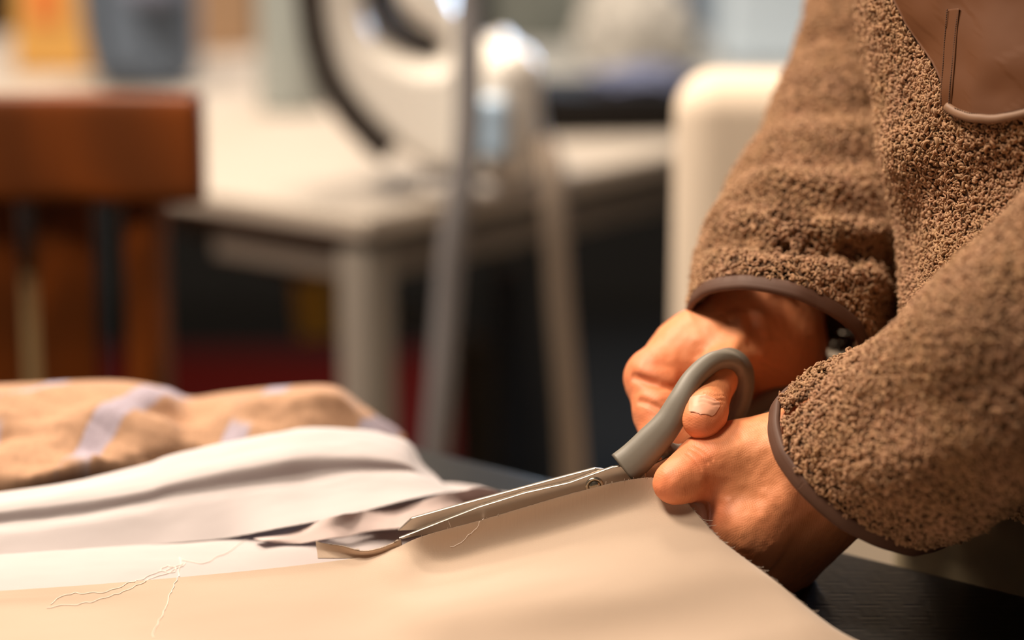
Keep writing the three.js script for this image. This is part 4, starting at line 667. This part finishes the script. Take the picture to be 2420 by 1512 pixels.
{
  const c = onY(345, 205, T2), g = thing('blue_backpack', c, 'slate blue fabric backpack with a front pocket deepened to shade the cloth below', 'backpack');
  const m = clothMat([0.105, 0.135, 0.185]);
  const bag = rbox(0.118, 0.20, 0.10, 0.035, 8); { const p = bag.attributes.position; for (let i = 0; i < p.count; i++) { const k = 0.006 * fbm(p.getX(i) * 40, p.getY(i) * 30, p.getZ(i) * 40, 3); p.setXYZ(i, p.getX(i) + k, p.getY(i), p.getZ(i) + k * 2); } bag.computeVertexNormals(); }
  part('bag_body', bag.translate(c.x, c.y + 0.10, c.z), m, g);
  part('front_pocket', rbox(0.060, 0.070, 0.06, 0.016, 6).translate(c.x + 0.020, c.y + 0.135, c.z + 0.066), clothMat([0.16, 0.18, 0.26]), g);  // pocket bulges out further so its shadow falls on the bag below
  part('shoulder_strap', tube([V3(c.x - 0.045, c.y + 0.18, c.z + 0.03), V3(c.x - 0.05, c.y + 0.13, c.z + 0.062), V3(c.x - 0.047, c.y + 0.06, c.z + 0.060), V3(c.x - 0.04, c.y + 0.02, c.z + 0.045)], 0.008, {}), m, g);
}
{
  const c = onY(520, 118, T2); solo('brown_box', rbox(0.075, 0.12, 0.07, 0.004).rotateY(0.4).translate(c.x, c.y + 0.06, c.z), std([0.30, 0.185, 0.105], 0.8), 'small brown cardboard box at the back of the white table', 'box');
  const k = onY(592, 105, T2), g = thing('dark_jar', k, 'dark olive jar at the back of the white table', 'jar');
  part('jar_body', cone([[0.0001, 0], [0.022, 0], [0.024, 0.003], [0.024, 0.08], [0.019, 0.092], [0.0001, 0.092]], k), std([0.05, 0.045, 0.025], 0.3), g); part('lid', cone([[0.0001, 0.092], [0.021, 0.092], [0.021, 0.108], [0.0001, 0.109]], k, 30), std([0.03, 0.028, 0.02], 0.5), g);
}
{
  const q = P(1440, 335, 2.33), y = T2, w = 0.20, g = thing('black_tray', V3(q.x, y, q.z), 'low black case on the white table beside the iron', 'case');
  part('case_body', rbox(w, 0.034, 0.12, 0.006, 4).rotateY(0.1).translate(q.x + 0.02, y + 0.017, q.z - 0.05), std([0.010, 0.008, 0.007], 0.6, { specularIntensity: 0.3 }), g); part('lid', rbox(w + 0.006, 0.008, 0.126, 0.003, 3).rotateY(0.1).translate(q.x + 0.02, y + 0.038, q.z - 0.05), std([0.012, 0.012, 0.015], 0.5, { specularIntensity: 0.4 }), g);
  const b = y + 0.043;
  solo('blue_cloth', heap(V3(q.x + 0.035, b, q.z - 0.055), 0.055, 0.014, 0.035, 3), clothMat([0.12, 0.14, 0.24]), 'small crumpled blue cloth lying on the black case', 'cloth');
}
{
  const far = -2.86, tb = 0.74;   // a second table against the back, seen only as a rim
  const g = thing('rear_table', V3(0.75, 0, far - 0.28), 'grey rear table behind the white table', 'table'), mt = std([0.34, 0.34, 0.33], 0.6);
  part('tabletop', rbox(1.5, 0.024, 0.62, 0.005).translate(0.74, tb - 0.012, far - 0.28), mt, g);
  for (const x of [0.04, 1.44]) for (const z of [-0.04, -0.54]) part('leg', rbox(0.04, tb - 0.024, 0.04, 0.005).translate(x, (tb - 0.024) / 2, far + z), std([0.05, 0.05, 0.05], 0.5), g);
  solo('grey_green_cloth', heap(V3(P(1320, 100, 2.95).x, tb, far - 0.34), 0.085, 0.22, 0.06, 9, 0.18), clothMat([0.135, 0.145, 0.130]), 'tall grey green heap of cloth right behind the iron', 'cloth');
  solo('white_cloth', heap(V3(P(1500, 150, 2.95).x, tb, far - 0.08), 0.070, 0.095, 0.05, 17, 0.3), clothMat([0.42, 0.40, 0.37]), 'peaked pile of off white cloth on the rear table', 'cloth');
  solo('slate_cloth', heap(V3(P(1560, 60, 3.2).x, tb, far - 0.44), 0.13, 0.21, 0.06, 23, 0.25), clothMat([0.095, 0.120, 0.150]), 'slate blue heap of cloth on the rear table', 'cloth');
  const x0 = P(1720, 60, 3.0).x, pb = thing('blue_bin', V3(x0 + 0.12, tb, far - 0.16), 'pale blue plastic storage bin on the rear table', 'bin'), pm = std([0.58, 0.70, 0.82], 0.35, { clearcoat: 0.3 });
  part('bin_body', rbox(0.27, 0.20, 0.24, 0.015, 5).translate(x0 + 0.12, tb + 0.10, far - 0.16), pm, pb); part('rim', rbox(0.285, 0.016, 0.255, 0.007, 4).translate(x0 + 0.12, tb + 0.205, far - 0.16), pm, pb);
}
{
  // under the white table
  const fl = (px, py, d) => P(px, py, d);
  const roll = (name, x, topPy, d, r, mat, label, lean) => { const t = P(x, topPy, d), g = thing(name, V3(t.x - lean, 0, t.z), label, 'fabric roll', 'fabric rolls under the white table'); part('wound_cloth', tube([V3(t.x - lean, 0.0, t.z), V3(t.x, t.y, t.z)], r, { ring: 26, seg: 4 }), mat, g); part('core', tube([V3(t.x, t.y - 0.02, t.z), V3(t.x + lean * 0.01, t.y + 0.012, t.z)], r * 0.35, { ring: 18, seg: 3 }), std([0.2, 0.14, 0.09], 0.8), g, 'cardboard core'); };
  roll('fabric_roll', 1120, 812, 2.5, 0.024, clothMat([0.075, 0.060, 0.045]), 'brownish roll of cloth standing under the white table', -0.02);
  roll('fabric_roll', 1200, 640, 2.6, 0.020, clothMat([0.060, 0.064, 0.075]), 'taller grey blue roll of cloth standing under the white table', -0.01);
  const h = P(742, 600, 2.27), ym = std([0.42, 0.26, 0.03], 0.7);
  solo('yellow_cloth', sweep(curve([V3(h.x, h.y + 0.028, h.z + 0.006), V3(h.x, h.y - 0.02, h.z + 0.020), V3(h.x + 0.004, P(748, 800, 2.27).y, h.z + 0.016)]), 0.019, 0.004, V3(0, 0, 1), { seg: 30, ring: 18, pow: 0.6 }), ym, 'yellow cloth hanging from the dark bar under the white table', 'cloth');
  solo('red_rug', rbox(1.3, 0.012, 1.0, 0.005).translate(-0.72, 0.006, -3.95), std([0.065, 0.003, 0.001], 0.95, { specularIntensity: 0.1 }), 'dark red rug on the floor beyond the wooden chair', 'rug');
  const cb = P(-60, 780, 2.4); solo('cardboard_box', rbox(0.16, 0.62, 0.2, 0.004).translate(cb.x, 0.31, cb.z), std([0.30, 0.20, 0.085], 0.8), 'tall cardboard box behind the wooden chair', 'box');
}
renderer.render(scene, camera);
